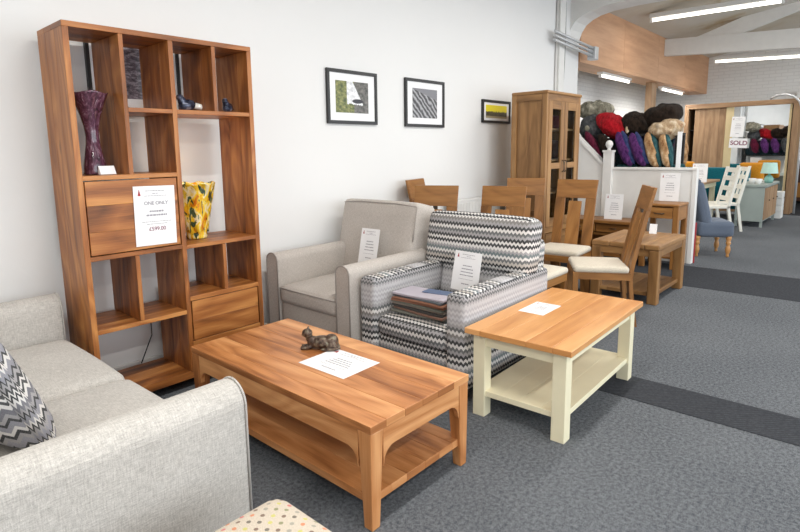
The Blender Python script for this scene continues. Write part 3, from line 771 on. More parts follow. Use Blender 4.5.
# top seam of the backrest
def btp(x, y, z): return tuple(bt@Vector((x, y, z))+Vector((3.20, (GY0+GY1)/2+.03, .60)))
hw = (GY1-GY0-.07)/2
piping([btp(-.115, -hw+.02, .395), btp(-.122, -.2, .408), btp(-.122, .2, .408), btp(-.115, hw-.02, .395)], .004, FAB_PIPE, ga)
piping([btp(-.115, -hw+.015, .395), btp(-.12, -hw+.008, .25), btp(-.118, -hw+.008, .13)], .004, FAB_PIPE, ga)
for x in (2.45, 3.15):
    for y in (GY0+.06, GY1-.06): MB().box(x-.025, x+.025, y-.025, y+.025, 0, .06).build('foot', OAK_D, ga, bevel=.003)
sign('white price sheet propped on the seat of the warm grey armchair', (2.985, -.235, .705), (.03, -1, 0), (.22, .05, 1), .185, .275, None)

# ---------------------------------------------------------------- zigzag armchair (faces -x)
za = thing('armchair', 'zigzag patterned armchair in black, grey and white, right of the warm grey one', 'armchair', (2.98, -1.1, 0))
ZX, ZY0, ZY1 = 2.45, -1.475, -.655
for (a, b) in ((ZY1-.135, ZY1), (ZY0, ZY0+.135)):
    o = MB().rbox(((ZX+3.46)/2, (a+b)/2, .35), (3.46-ZX, b-a, .56), .03, 6, (0, 0, .006)).build('arm', ZZ, za); uvbox(o)
uvbox(MB().rbox((2.95, (ZY0+ZY1)/2, .165), (.93, ZY1-ZY0-.272, .19), .02, 4).build('seat_base', ZZ, za))
uvbox(MB().rbox((2.815, (ZY0+ZY1)/2, .325), (.69, ZY1-ZY0-.275, .13), .035, 8, (.012, 0, .018)).build('seat_cushion', ZZ, za))
uvbox(MB().rbox((3.40, (ZY0+ZY1)/2+.02, .44), (.15, ZY1-ZY0-.05, .76), .04, 5, rot=Matrix.Rotation(R(6), 3, 'Y')).build('back_frame', ZZ, za))
bz = Matrix.Rotation(R(11), 3, 'Y')
uvbox(MB().rbox((3.265, (ZY0+ZY1)/2+.01, .79), (.19, .835, .38), .05, 12, (.025, .006, .01), rot=bz).build('back_cushion', ZZ, za))
uvbox(MB().rbox((3.20, (ZY0+ZY1)/2, .50), (.14, ZY1-ZY0-.28, .30), .04, 6, (.02, 0, 0), rot=bz).build('lumbar_panel', ZZ, za))
for x in (2.53, 3.38):
    for y in (ZY0+.07, ZY1-.07): MB().box(x-.03, x+.03, y-.03, y+.03, 0, .075).build('foot', DARK, za, bevel=.003)
sign('white price sheet standing on the seat of the zigzag armchair', (2.975, -1.13, .635), (.02, -1, -.03), (.20, .03, 1), .205, .26, None)
# pile of fabric sample books on the seat
sb = [('grey bound fabric swatch book, bottom of the pile on the zigzag armchair', srgb(104, 104, 96)), ('brown fabric swatch book, second from the bottom of the pile', srgb(128, 98, 84)),
      ('black edged fabric swatch book low in the pile', srgb(70, 68, 66)), ('stone coloured fabric swatch book, fourth from the bottom of the pile', srgb(150, 140, 130)),
      ('sage grey fabric swatch book in the middle of the pile', srgb(118, 120, 110)), ('terracotta fabric swatch book, fourth from the top of the pile', srgb(166, 118, 96)),
      ('rust brown fabric swatch book, third from the top of the pile', srgb(134, 92, 72)), ('slate fabric swatch book, second from the top of the pile', srgb(92, 98, 104)),
      ('lilac grey fabric swatch book, top of the pile', srgb(176, 170, 180))]
z = .410
for k, (lab, c) in enumerate(sb):
    th = random.uniform(.012, .0155); dx = random.uniform(-.012, .012); dy = random.uniform(-.012, .012)
    mt = fabric('swatch_cloth_%d' % k, tuple(q*.75 for q in c), tuple(min(1, q*1.15) for q in c), 1, .8)
    b = thing('swatch_book', lab, 'book', (2.665+dx, -1.045+dy, z), R(random.uniform(-4, 4)), 'swatch books piled on the zigzag armchair')
    N = 14
    def sag(p, q, k=k): p.z -= .010*(1-k/9)*0 + .006*math.sin((p.y+.2)*9+k*.6)*.6; return p
    MB().rbox((0, 0, th/2), (.21, .405, th*.96), .004, 10, jitter=.002, warp=sag).build('swatches', mt, b, world=False)
    mb = MB().rbox((-.0, 0, th-.0005), (.20, .395, .002), .001, 4, warp=sag); mb.build('cover', plain('swatch_cover_%d' % k, tuple(min(1, q*1.1) for q in c), .5), b, world=False)
    z += th
bl = thing('leaflet', 'blue patterned leaflet lying on top of the swatch books', 'leaflet', (2.72, -1.10, z+.002), R(8))
MB().box(-.045, .045, -.10, .10, .0, .003).build('page', plain('blue_leaflet', srgb(92, 108, 138), .5), bl, world=False)

# ---------------------------------------------------------------- dotted footstool
t = NT('dotted_fabric'); uv = t.uv(); ms = t.mapv(uv, (34, 34, 1), (0, 0, R(38)))
fl = t.add('ShaderNodeVectorMath', operation='FLOOR'); t.link(ms, fl.inputs[0]); fr = t.add('ShaderNodeVectorMath', operation='FRACTION'); t.link(ms, fr.inputs[0])
sbv = t.add('ShaderNodeVectorMath', operation='DISTANCE'); t.link(fr.outputs[0], sbv.inputs[0]); sbv.inputs[1].default_value = (.5, .5, 0)
fz = t.sep(fr.outputs[0]); dd = t.math('SQRT', t.math('ADD', t.math('POWER', t.math('SUBTRACT', fz[0], .5), 2.), t.math('POWER', t.math('SUBTRACT', fz[1], .5), 2.)))
wn = t.add('ShaderNodeTexWhiteNoise', noise_dimensions='2D'); t.link(fl.outputs[0], wn.inputs['Vector'])
dc = t.ramp(wn.outputs['Value'], [(0, srgb(96, 60, 50)), (.16, srgb(206, 84, 96)), (.32, srgb(200, 196, 90)), (.46, srgb(74, 70, 66)), (.6, srgb(214, 120, 70)), (.74, srgb(150, 150, 140)), (.88, srgb(120, 128, 80))], 'CONSTANT')
t.base(t.mix(t.math('LESS_THAN', dd, .215), t.ramp(t.noise(uv, 300, 1), [(.3, srgb(188, 176, 160)), (.7, srgb(214, 202, 186))]), t.mix(.3, dc, srgb(190, 178, 160)))); t.p.inputs['Roughness'].default_value = .95; DOTS = t.m
fs = thing('footstool', 'cream footstool upholstered in multicoloured dots, cut off at the bottom beside the sofa', 'footstool', (.58, -2.16, 0))
uvbox(MB().rbox((.59, -2.16, .365), (.60, .58, .17), .06, 8, (0, 0, .012)).build('seat_pad', DOTS, fs))
MB().box(.33, .83, -2.41, -1.93, .20, .29).build('frame', OAK_D, fs, bevel=.004)
for x in (.36, .80):
    for y in (-2.38, -1.96): MB().lathe([(.014, 0), (.018, .03), (.02, .1), (.024, .205)], (x, y, 0), 14).build('leg', OAK_D, fs)

# ---------------------------------------------------------------- dining chairs
def make_chair(label):
    c = thing('dining_chair', label, 'chair', (0, 0, 0))
    H = 1.13
    def xb(z): return -.145*max(0, (z-.42)/(H-.42))**1.15-.05*max(0, (.42-z)/.42)**1.3      # back line
    def strip(y0, y1, z0, z1, th=.026, n=8, mb=None):
        mb = mb or MB(); tn = random.random(); off = random.random()*9
        for k in range(n):
            a, b = z0+(z1-z0)*k/n, z0+(z1-z0)*(k+1)/n
            i0 = len(mb.f)
            mb.hexa([(xb(a)-th/2, y0, a), (xb(a)+th/2, y0, a), (xb(a)+th/2, y1, a), (xb(a)-th/2, y1, a), (xb(b)-th/2, y0, b), (xb(b)+th/2, y0, b), (xb(b)+th/2, y1, b), (xb(b)-th/2, y1, b)], 2, tn)
            for fi in range(i0, len(mb.f)): mb.uv[fi] = [(mb.v[i][2]+off, mb.v[i][1]+off+mb.v[i][0]) for i in mb.f[fi]]
        return mb
    for s in (-1, 1):
        y0, y1 = sorted((s*.195, s*.103)); strip(y0, y1, .0, .948, .03, 12).build('back_post', OAK_D, c, world=False)
    mb = MB()
    mb.hexa([(xb(.948)-.014, -.195, .948), (xb(.948)+.014, -.195, .948), (xb(.948)+.014, .195, .948), (xb(.948)-.014, .195, .948), (xb(H)-.012, -.20, H), (xb(H)+.012, -.20, H), (xb(H)+.012, .20, H), (xb(H)-.012, .20, H)], 1)
    mb.build('top_rail', OAK_D, c, world=False, bevel=.004)
    strip(-.062, .062, .46, .918, .02, 8).build('splat', OAK_D, c, world=False)
    mb = MB().box(xb(.93)-.008, xb(.93)+.008, -.02, .02, .915, .95); mb.build('splat_tenon', METAL, c, world=False)
    mb = MB().box(-.0, .43, -.21, -.188, .385, .445, 0).box(0, .43, .188, .21, .385, .445, 0).box(.41, .432, -.188, .188, .385, .445, 1).box(-.0, .02, -.188, .188, .385, .47, 1)
    mb.build('seat_frame', OAK_D, c, world=False, bevel=.002)
    for s in (-1, 1):
        y0, y1 = sorted((s*.212, s*.170)); MB().box(.395, .437, y0, y1, 0, .445, 2).build('front_leg', OAK_D, c, world=False, bevel=.003)
    uvbox(MB().rbox((.222, 0, .468), (.42, .43, .055), .024, 8, (0, 0, .012)).build('seat_pad', FAB_SEAT, c, world=False))
    return c
def placed(root, first, x, y, ang, label):
    if first: root.location = (x, y, 0); root.rotation_euler = (0, 0, R(ang)); root['label'] = label; root['group'] = 'oak dining chairs'; return root
    return dup(root, (x, y, 0), R(ang), label, 'oak dining chairs')
ch = make_chair('x')
placed(ch, True, 4.63, -1.585, 120, 'oak dining chair with cream seat, seen side-on in front of the oak coffee table').scale.z = .985
placed(ch, False, 5.22, -.85, 184, 'oak dining chair with cream seat, directly left of the sign on the low oak unit').scale.z = .985
placed(ch, False, 5.28, -.30, 200, 'oak dining chair standing in front of the tall glazed cabinet').scale.z = .985
placed(ch, False, 4.22, -.635, 194, 'oak dining chair seen between radiator and glazed cabinet, above the zigzag armchair').scale.z = .973
placed(ch, False, 3.83, -.205, 204, 'oak dining chair left of the radiator, partly hidden by the armchairs')
placed(ch, False, 4.24, .16, 285, 'oak dining chair standing farthest left against the white wall').scale.z = 1.015
st = thing('stool', 'oak stool with a cream pad, mostly hidden behind the zigzag armchair', 'stool', (3.97, -1.125, 0), R(0))
uvbox(MB().rbox((0, 0, .462), (.40, .36, .05), .022, 6, (0, 0, .012)).build('seat_pad', FAB_SEAT, st, world=False))
MB().box(-.19, .19, -.17, -.15, .38, .437, 0).box(-.19, .19, .15, .17, .38, .437, 0).box(-.19, -.17, -.15, .15, .38, .437, 1).box(.17, .19, -.15, .15, .38, .437, 1).build('seat_frame', OAK_D, st, world=False)
for x in (-.17, .17):
    for y in (-.15, .15): MB().box(x-.02, x+.02, y-.02, y+.02, 0, .38, 2).build('leg', OAK_D, st, world=False)

# radiator
rd = thing('radiator', 'low white panel radiator on the wall behind the dining chairs', 'radiator', (5.8, .28, .15))
mb = MB().box(4.75, 7.0, WY-.10, WY-.06, .22, .87)
for k in range(75): mb.box(4.77+k*.03, 4.785+k*.03, WY-.106, WY-.099, .25, .85)
mb.build('panel', RADW, rd); MB().box(4.75, 7.0, WY-.105, WY-.02, .865, .885).build('top_grille', RADW, rd)
for x in (5.0, 6.7): MB().box(x-.02, x+.02, WY-.06, WY-.003, .3, .8).build('bracket', RADW, rd)
for x in (4.8, 6.95): MB().tube([(x, WY-.08, .22), (x, WY-.08, .005)], .01, 8).build('pipe', RADW, rd)

# ---------------------------------------------------------------- glazed display cabinet
ca = thing('display_cabinet', 'tall oak display cabinet with two narrow glazed doors beside the staircase', 'cabinet', (6.0, -.15, 0))
cx0, cx1, cy0, cy1, ctz = 5.55, 6.40, -.40, .02, 2.03
mb = MB(); mb.box(cx0+.022, cx0+.034, cy0+.07, cy1-.05, .12, ctz-.10, 2).box(cx1-.034, cx1-.022, cy0+.07, cy1-.05, .12, ctz-.10, 2); mb.build('side_panel', OAK, ca)
for x in (cx0, cx1-.045):
    for y in (cy0, cy1-.06): 
        MB().box(x, x+.045, y, y+.06, 0, ctz-.03, 2).build('corner_post', OAK, ca, bevel=.008)
mb = MB()
for x in (cx0+.004, cx1-.04): mb.box(x, x+.036, cy0+.06, cy1-.06, ctz-.10, ctz-.03, 1).box(x, x+.036, cy0+.06, cy1-.06, .06, .14, 1).box(x, x+.036, cy0+.06, cy1-.06, .70, .75, 1)
mb.build('side_rail', OAK, ca, bevel=.002)
MB().box(cx0-.01, cx1+.01, cy0-.012, cy1+.0, ctz-.035, ctz, 0).build('top_panel', OAK, ca, bevel=.016, segs=3)
MB().box(cx0+.045, cx1-.045, cy0+.004, cy0+.03, ctz-.10, ctz-.035, 0).build('top_rail', OAK, ca)
MB().box(cx0+.045, cx1-.045, cy0+.004, cy0+.03, .50, .56, 0).build('lower_rail', OAK, ca)
MB().box(cx0+.03, cx1-.03, cy1-.02, cy1-.008, .1, ctz-.04, 2).build('back_panel', OAK, ca)
for z in (.56, .92, 1.28, 1.62): MB().box(cx0+.04, cx1-.04, cy0+.05, cy1-.02, z, z+.022, 0).build('shelf', OAK, ca)
xm = (cx0+cx1)/2
for (a, b, s) in ((cx0+.047, xm-.002, 1), (xm+.002, cx1-.047, -1)):
    mb = MB(); y0, y1 = cy0-.002, cy0+.022; fw = .085
    mb.box(a, a+fw, y0, y1, .565, ctz-.103, 2).box(b-fw, b, y0, y1, .565, ctz-.103, 2).box(a+fw, b-fw, y0, y1, .565, .66, 0).box(a+fw, b-fw, y0, y1, ctz-.19, ctz-.103, 0).box(a+fw, b-fw, y0, y1, 1.20, 1.265, 0)
    dr = mb.build('door', OAK, ca, bevel=.002)
    MB().box(a+fw-.005, b-fw+.005, cy0+.008, cy0+.012, .65, ctz-.18).build('glass_pane', GLASS, dr)
    hx = b-.03 if s > 0 else a+.03
    MB().tube([(hx, y0-.004, 1.16), (hx, y0-.03, 1.18), (hx, y0-.03, 1.27), (hx, y0-.004, 1.29)], .006, 8).build('handle', METAL, dr)
for (a, b) in ((cx0+.05, xm-.003), (xm+.003, cx1-.05)):
    d = MB().box(a, b, cy0-.002, cy0+.02, .14, .49, 0).build('drawer', OAK, ca, bevel=.003)
    MB().tube([((a+b)/2-.05, cy0-.004, .32), ((a+b)/2-.04, cy0-.028, .32), ((a+b)/2+.04, cy0-.028, .32), ((a+b)/2+.05, cy0-.004, .32)], .006, 8).build('handle', METAL, d)
sign('white price sheet standing inside the glazed cabinet, behind its left door', (5.73, -.22, 1.765), (1, -.1, 0), (-.05, .2, 1), .17, .235, None)
for k, (x, zz, c, lab) in enumerate(((6.03, 1.642, srgb(120, 34, 36), 'dark red folded throw on the top shelf of the glazed cabinet'), (5.85, 1.302, srgb(84, 44, 30), 'brown folded throw on the second shelf of the glazed cabinet'))):
    o = uvbox(MB().rbox((5.99, -.16, zz+.075), (.60, .24, .14 if k == 0 else .2), .03, 6, (.01, .01, .01)).build('folded_throw', fabric('throw_cloth_%d' % k, tuple(q*.7 for q in c), c, .6))); o.location.z += (.03 if k else 0)
    tag(o, lab, 'throw')

# ---------------------------------------------------------------- oak coffee table, low unit, lamp table
ot = thing('coffee_table', 'chunky oak coffee table with a low shelf, in front of the white stair panel', 'table', (5.63, -1.36, 0))
ox0, ox1, oy0, oy1, oh = 5.22, 6.08, -1.67, -1.06, .55
MB().planks(ox0, ox1, oy0, oy1, oh-.05, oh, 4, 'y').build('tabletop', OAK, ot, bevel=.012, segs=3)
for x in (ox0, ox1-.09):
    for y in (oy0, oy1-.09): MB().box(x+.002, x+.088, y+.002, y+.088, 0, oh-.05, 2).build('leg', OAK, ot, bevel=.008)
for (a, b, c, d) in ((ox0+.09, ox1-.09, oy0+.01, oy0+.03), (ox0+.09, ox1-.09, oy1-.03, oy1-.01), (ox0+.01, ox0+.03, oy0+.09, oy1-.09), (ox1-.03, ox1-.01, oy0+.09, oy1-.09)):
    MB().box(a, b, c, d, oh-.11, oh-.05).build('apron', OAK, ot)
MB().planks(ox0+.03, ox1-.03, oy0+.03, oy1-.03, .07, .105, 4, 'y').build('lower_shelf', OAK, ot, bevel=.003)
sign('small folded white card on top of the chunky oak coffee table', (5.93, -1.40, .60), (.1, -1, 0), (.25, 0, 1), .07, .10, None, head=False, name='price_card')
lu = thing('low_unit', 'low oak unit with drawers against the white stair panel', 'cabinet', (7.05, -.45, 0))
MB().box(6.83, 7.26, -.95, .05, .49, .53, 1).build('top_panel', OAK_D, lu, bevel=.008)
mb = MB().box(6.87, 7.24, -.93, -.89, .06, .49, 2).box(6.87, 7.24, -.01, .03, .06, .49, 2).box(6.87, 7.24, -.89, -.01, .08, .12, 1).box(7.2, 7.22, -.89, -.01, .12, .49, 1); mb.build('carcass', OAK_D, lu, bevel=.003)
for (a, b) in ((-.885, -.455), (-.445, -.015)):
    for (z0, z1) in ((.38, .485),): 
        d = MB().box(6.86, 6.88, a, b, z0, z1, 1).build('drawer', OAK_D, lu, bevel=.003); MB().tube([(6.857, (a+b)/2-.04, (z0+z1)/2), (6.84, (a+b)/2, (z0+z1)/2), (6.857, (a+b)/2+.04, (z0+z1)/2)], .005, 6).build('handle', METAL, d)
MB().box(6.88, 7.2, -.89, -.01, .34, .37, 1).build('inner_shelf', OAK_D, lu)
for y in (-.9, .0):
    for x in (6.9, 7.2): MB().box(x-.02, x+.02, y-.02, y+.02, 0, .062).build('foot', OAK_D, lu)
sign('white price sheet standing on the low oak unit by the stair panel', (7.0, -.615, .69), (.05, -1, 0), (.13, -.1, 1), .215, .315, None)
lt = thing('lamp_table', 'oak lamp table with one drawer at the right end of the white stair panel', 'table', (7.05, -1.15, 0))
tx0, tx1, ty0, ty1, th = 6.88, 7.30, -1.385, -.97, .765
MB().box(tx0, tx1, ty0, ty1, th-.035, th, 1).build('tabletop', OAK_D, lt, bevel=.016, segs=3)
for x in (tx0+.005, tx1-.065):
    for y in (ty0+.005, ty1-.065): MB().box(x, x+.06, y, y+.06, 0, th-.03, 2).build('leg', OAK_D, lt, bevel=.006)
MB().box(tx0+.03, tx1-.03, ty0+.01, ty0+.03, th-.19, th-.035, 0).box(tx0+.03, tx1-.03, ty1-.03, ty1-.01, th-.19, th-.035, 0).box(tx1-.04, tx1-.02, ty0+.06, ty1-.06, th-.19, th-.035, 1).build('apron', OAK_D, lt)
d = MB().box(tx0+.008, tx0+.03, ty0+.068, ty1-.068, th-.17, th-.045, 1).build('drawer', OAK_D, lt, bevel=.003)
MB().tube([(tx0+.006, -1.23, th-.11), (tx0-.015, -1.21, th-.115), (tx0-.015, -1.14, th-.115), (tx0+.006, -1.12, th-.11)], .006, 6).build('handle', METAL, d)
MB().box(tx0+.03, tx1-.03, ty0+.03, ty1-.03, .12, .145, 1).build('lower_shelf', OAK_D, lt, bevel=.003)
sign('white price sheet standing on the oak lamp table', (7.2, -1.185, .768+.172), (.03, -1, -.0), (.08, -.03, 1), .215, .335, None)

# ---------------------------------------------------------------- staircase panel with newel
struct(MB().box(7.40, 7.46, -1.40, -.43, 0, 1.135), 'trim_30', WHITE, bevel=.003)
struct(MB().box(7.38, 7.48, -1.425, -.43, 1.135, 1.165).box(7.385, 7.475, -1.425, -1.375, 0, 1.135), 'trim_31', WHITE, bevel=.004)
struct(MB().prism([(-.33, 0), (-.33, 1.17), (.02, 1.52), (WY, 1.86), (WY, 0)], 'x', 7.40, 7.46), 'trim_32', WHITE)
struct(MB().prism([(-.33, 1.16), (-.33, 1.21), (.02, 1.56), (WY, 1.90), (WY, 1.85), (.02, 1.51)], 'x', 7.37, 7.49), 'trim_33', WHITE, bevel=.004)
nw = MB().box(7.34, 7.44, -.435, -.325, 0, 1.36)
nw.box(7.33, 7.45, -.445, -.315, 1.36, 1.385)
nw.lathe([(.02, 1.385), (.026, 1.395), (.018, 1.405), (.03, 1.42), (.043, 1.445), (.046, 1.465), (.040, 1.49), (.024, 1.508), (.001, 1.514)], (7.39, -.38, 0), 20)
nw = nw.build('newel_post', WHITE, bevel=.003); tag(nw, 'white square newel post with a ball finial at the foot of the stair rail', 'post')
tag(MB().box(7.37, 7.40, -1.42, -1.405, 0, .62).build('red_edge', RED) if False else MB().box(7.475, 7.485, -1.44, -1.426, .0, .50).build('red_strip', RED), 'thin red strip on the right edge of the white stair panel', 'strip')

# ---------------------------------------------------------------- throws, rugs and sheepskins behind the stair panel
def fur(name, lo, hi, mid=None, sc=26):
    t = NT(name); n = t.noise(t.mapv(t.obj(), (1, 1, .6)), sc, 5, .7); 
    st = [(.35, lo), (.65, hi)] if mid is None else [(.33, lo), (.5, mid), (.68, hi)]
    t.base(t.ramp(n, st)); t.p.inputs['Roughness'].default_value = 1; t.p.inputs['Specular IOR Level'].default_value = .1; t.p.inputs['Sheen Weight'].default_value = .05
    t.bump(t.noise(t.obj(), 90, 5, .7), .9, .02); return t.m
F_GREY = fur('mottled_grey_fur', srgb(84, 82, 70), srgb(200, 194, 176), srgb(140, 136, 120), 14)
F_CHAR = fur('charcoal_fur', (.03, .032, .036), (.12, .125, .13)); F_RED = fur('red_fur', (.22, .004, .008), (.55, .015, .025)); F_BLK = fur('black_brown_fur', (.006, .004, .003), (.035, .022, .015))
F_CRM = fur('cream_brown_fur', srgb(140, 100, 70), srgb(232, 220, 200), srgb(196, 172, 140), 12)
F_PUR = fur('purple_pile', (.04, .012, .07), (.17, .05, .21)); F_NAVY = fur('blue_edge_pile', (.02, .03, .10), (.06, .08, .2)); F_TAN = fur('tan_hide', srgb(120, 80, 50), srgb(236, 214, 180), srgb(190, 150, 108), 10)
F_MAR = fur('maroon_pile', (.05, .006, .02), (.18, .02, .05)); F_TEAL = fur('teal_pile', (.01, .05, .06), (.06, .16, .17))
def shag(amp=.02, f=14):
    def fn(p): return p+p.normalized()*noise.noise(p*f)*amp*2
    return fn
def roll(name, label, cat, mat, c, rad, rot=(0, 0, 0), amp=.02, core=None):
    t = thing(name, label, cat, c)
    M = (Matrix.Rotation(R(rot[2]), 3, 'Z')@Matrix.Rotation(R(rot[1]), 3, 'Y')@Matrix.Rotation(R(rot[0]), 3, 'X'))
    MB().ellip((0, 0, 0), rad, M, 20, fn=shag(amp)).build('pelt', mat, t, world=False)
    if core:
        cm, co, cr_ = core
        MB().ellip(co, cr_, None, 12, fn=shag(.01)).build('lining', cm, t, world=False)
    return t
def yz(u): return u
# rail the throws hang from
rl = thing('display_rack', 'dark rack of shelving that carries the rugs and throws behind the stair panel', 'rack', (7.95, -.6, 0))
for y in (-1.1, .22):
    for x in (7.72, 7.98): MB().box(x-.02, x+.02, y-.02, y+.02, 0, 1.56).build('upright', DARK, rl)
for z in (1.08, 1.56): MB().box(7.70, 8.0, -1.12, .24, z, z+.03).build('shelf', DARK, rl)
roll('sheepskin_roll', 'mottled grey and cream fur roll, highest at the left of the pile', 'throw', F_GREY, (8.06, .08, 1.94), (.20, .25, .14), (4, 0, 0), .018)
roll('sheepskin_roll', 'charcoal fur roll seen end-on under the mottled grey one', 'throw', F_CHAR, (7.84, .02, 1.69), (.20, .175, .185), (0, 0, 0), .012, (F_GREY, (-.19, .01, 0), (.03, .04, .04)))
roll('fur_throw', 'bright red fur throw in the middle of the pile', 'throw', F_RED, (7.78, -.28, 1.71), (.20, .26, .145), (34, 0, 0), .013)
roll('fur_throw', 'smaller black brown fur throw between the red and the large one', 'throw', F_BLK, (7.82, -.56, 1.71), (.20, .20, .165), (30, 0, 0), .013, (F_CRM, (-.18, .05, -.06), (.03, .025, .05)))
roll('fur_throw', 'large black brown fur throw crowning the right side of the pile', 'throw', F_BLK, (7.88, -.86, 1.81), (.22, .25, .15), (-14, 0, 0), .014)
roll('sheepskin_roll', 'cream and brown fur roll below the large black one', 'throw', F_CRM, (7.74, -.95, 1.635), (.17, .21, .125), (-10, 0, 0), .02)
tag(MB().rbox((7.85, -.42, 1.33), (.09, 1.24, .44), .03, 6, jitter=.015).build('dark_backing', fur('dark_backing_pile', (.006, .006, .008), (.09, .02, .04), (.02, .05, .06), 16)), 'dark backing sheet added to darken the gaps behind the purple and brown throws', 'rug')  # added dark sheet, stands in for the darkness between the hanging throws
def hang(label, mat, y0, z0, y1, z1, w, edge=None, x=7.62):
    """a long cushion-like throw hanging down from (y0,z0) to (y1,z1)"""
    c = Vector((x, (y0+y1)/2, (z0+z1)/2)); L = math.hypot(y1-y0, z1-z0); a = math.atan2(y1-y0, z1-z0)
    t = thing('hanging_throw', label, 'throw', tuple(c))
    M = Matrix.Rotation(-a, 3, 'X')
    MB().ellip((0, 0, 0), (.07, w/2, L/2), M, 16, fn=shag(.008)).build('pile', mat, t, world=False)
    if edge: MB().ellip(tuple(M@Vector((.01, w*.32, 0))), (.062, w*.3, L/2*.98), M, 12, fn=shag(.006)).build('trim', edge, t, world=False)
    return t
hang('maroon patterned throw hanging farthest left, above the stair rail', F_MAR, .03, 1.64, -.20, 1.22, .13)
hang('dark throw hanging behind the newel ball', F_BLK, -.16, 1.60, -.36, 1.20, .16)
hang('purple throw with blue edge, left of the purple pair', F_PUR, -.40, 1.62, -.58, 1.17, .16, F_NAVY)
hang('purple throw with blue edge, right of the purple pair', F_PUR, -.575, 1.60, -.75, 1.17, .16, F_NAVY)
hang('cream and brown hide hanging beside the purple throws', F_TAN, -.77, 1.60, -.90, 1.15, .15, F_TEAL)
hang('cream and brown hide hanging farthest right', F_TAN, -.95, 1.60, -1.04, 1.15, .13, F_TEAL)
for k, (y, m) in enumerate(((.0, F_MAR), (-.25, F_PUR), (-.5, F_PUR), (-.75, F_CHAR), (-.98, F_TAN))):
    hang('throw hanging on the back of the rug rack, glimpsed only in the mirror', m, y, 1.60, y-.10, 1.17, .2, None, 8.10)['group'] = 'throws on the back of the rack'
for k, (y, m, lab) in enumerate(((-.50, F_TEAL, 'teal folded rug on the rack behind the stair panel, left'), (-.80, F_CHAR, 'charcoal folded rug on the rack behind the stair panel, middle'), (-1.08, F_TEAL, 'teal folded rug on the rack behind the stair panel, right'))):
    tag(MB().rbox((7.735, y, 1.155), (.10, .25, .08), .03, 5, (.0, .0, .01), jitter=.01).build('folded_rug', m), lab, 'rug')
bx_ = tag(MB().box(7.62, 7.635, -1.175, -1.125, 1.11, 1.60).build('price_strip', PAPER), 'narrow white price strip at the right of the hanging hides', 'sign')

# ---------------------------------------------------------------- far room
sc = thing('slipper_chair', 'slate blue button-back slipper chair with turned legs, beyond the stair panel', 'chair', (8.22, -1.37, 0), R(-61))
# local: faces +x
uvbox(MB().rbox((.06, 0, .36), (.42, .52, .20), .05, 6, (.01, 0, .015)).build('seat', FAB_BLUE, sc, world=False))
uvbox(MB().rbox((-.10, 0, .64), (.13, .50, .66), .05, 6, (.02, 0, 0), rot=Matrix.Rotation(R(-14), 3, 'Y')).build('backrest', FAB_BLUE, sc, world=False))
MB().tube([(-.20, -.24, .96), (-.21, 0, .975), (-.20, .24, .96)], .05, 10).build('scroll_top', FAB_BLUE, sc, world=False)
TURN = plain('turned_pine', srgb(186, 134, 78), .4)
for x, z in ((.22, .26), (-.14, .26)):
    for y in (-.21, .21):
        MB().lathe([(.016, 0), (.020, .02), (.014, .035), (.026, .06), (.032, .10), (.024, .14), (.018, .155), (.030, .175), (.030, .19), (.022, .20), (.032, .235), (.034, .27)], (x, y, 0), 16).build('leg', TURN, sc, world=False)
MB().box(-.09, -.07, .10, .17, .84, .91).build('price_label', PAPER, sc, world=False)

dt = thing('dining_table', 'white-legged dining table with a wooden top beyond the slipper chair', 'table', (11.3, -.5, 0))
MB().planks(10.75, 12.3, -.70, .20, .735, .775, 4, 'y').build('tabletop', OAK_PALE, dt, bevel=.004)
MB().box(10.83, 12.22, -.65, .15, .65, .735).build('apron', CREAM, dt)
for x in (10.82, 12.14):
    for y in (-.64, .07): MB().box(x, x+.08, y, y+.08, 0, .66).build('leg', CREAM, dt)
sign('white price sheet standing on the far dining table', (11.2, -.59, .775+.165), (.05, -1, 0), (.1, -.12, 1), .24, .33, None)
CHWHITE = plain('chalk_white_paint', srgb(224, 222, 212), .5)
def white_chair(first, x, y, ang, label):
    if first is not None: return dup(first, (x, y, 0), R(ang), label, 'white ladder-back chairs')
    c = thing('dining_chair', label, 'chair', (x, y, 0), R(ang), 'white ladder-back chairs')
    for s in (-1, 1):
        MB().hexa([(-.10, s*.20-.02, 0), (-.06, s*.20-.02, 0), (-.06, s*.20+.02, 0), (-.10, s*.20+.02, 0), (-.02, s*.20-.02, .45), (.02, s*.20-.02, .45), (.02, s*.20+.02, .45), (-.02, s*.20+.02, .45)]).hexa([(-.02, s*.20-.02, .45), (.02, s*.20-.02, .45), (.02, s*.20+.02, .45), (-.02, s*.20+.02, .45), (-.15, s*.20-.02, 1.08), (-.115, s*.20-.02, 1.08), (-.115, s*.20+.02, 1.08), (-.15, s*.20+.02, 1.08)]).build('back_post', CHWHITE, c, world=False)
        MB().box(.38, .42, s*.20-.02, s*.20+.02, 0, .44).build('front_leg', CHWHITE, c, world=False)
    for z in (.58, .74, .90, 1.03):
        xx = -.13*(z-.45)/.63
        MB().box(xx-.012, xx+.012, -.18, .18, z-.035, z+.035).build('slat', CHWHITE, c, world=False)
    MB().hexa([(-.05, -.02, .55), (-.03, -.02, .55), (-.03, .02, .55), (-.05, .02, .55), (-.14, -.02, 1.0), (-.12, -.02, 1.0), (-.12, .02, 1.0), (-.14, .02, 1.0)]).build('centre_slat', CHWHITE, c, world=False)
    MB().box(-.02, .42, -.22, .22, .43, .47).build('seat', CHWHITE, c, world=False, bevel=.005)
    return c
w1 = white_chair(None, 10.3, -1.15, 125, 'white ladder-back dining chair nearest the slipper chair')
white_chair(w1, 10.85, -1.19, 122, 'white ladder-back dining chair beside the sage sideboard')
SAGE = plain('sage_grey_paint', srgb(146, 156, 152), .5)
sd = thing('sideboard', 'sage grey sideboard with a pale oak front in the far room', 'sideboard', (12.05, -1.35, 0))
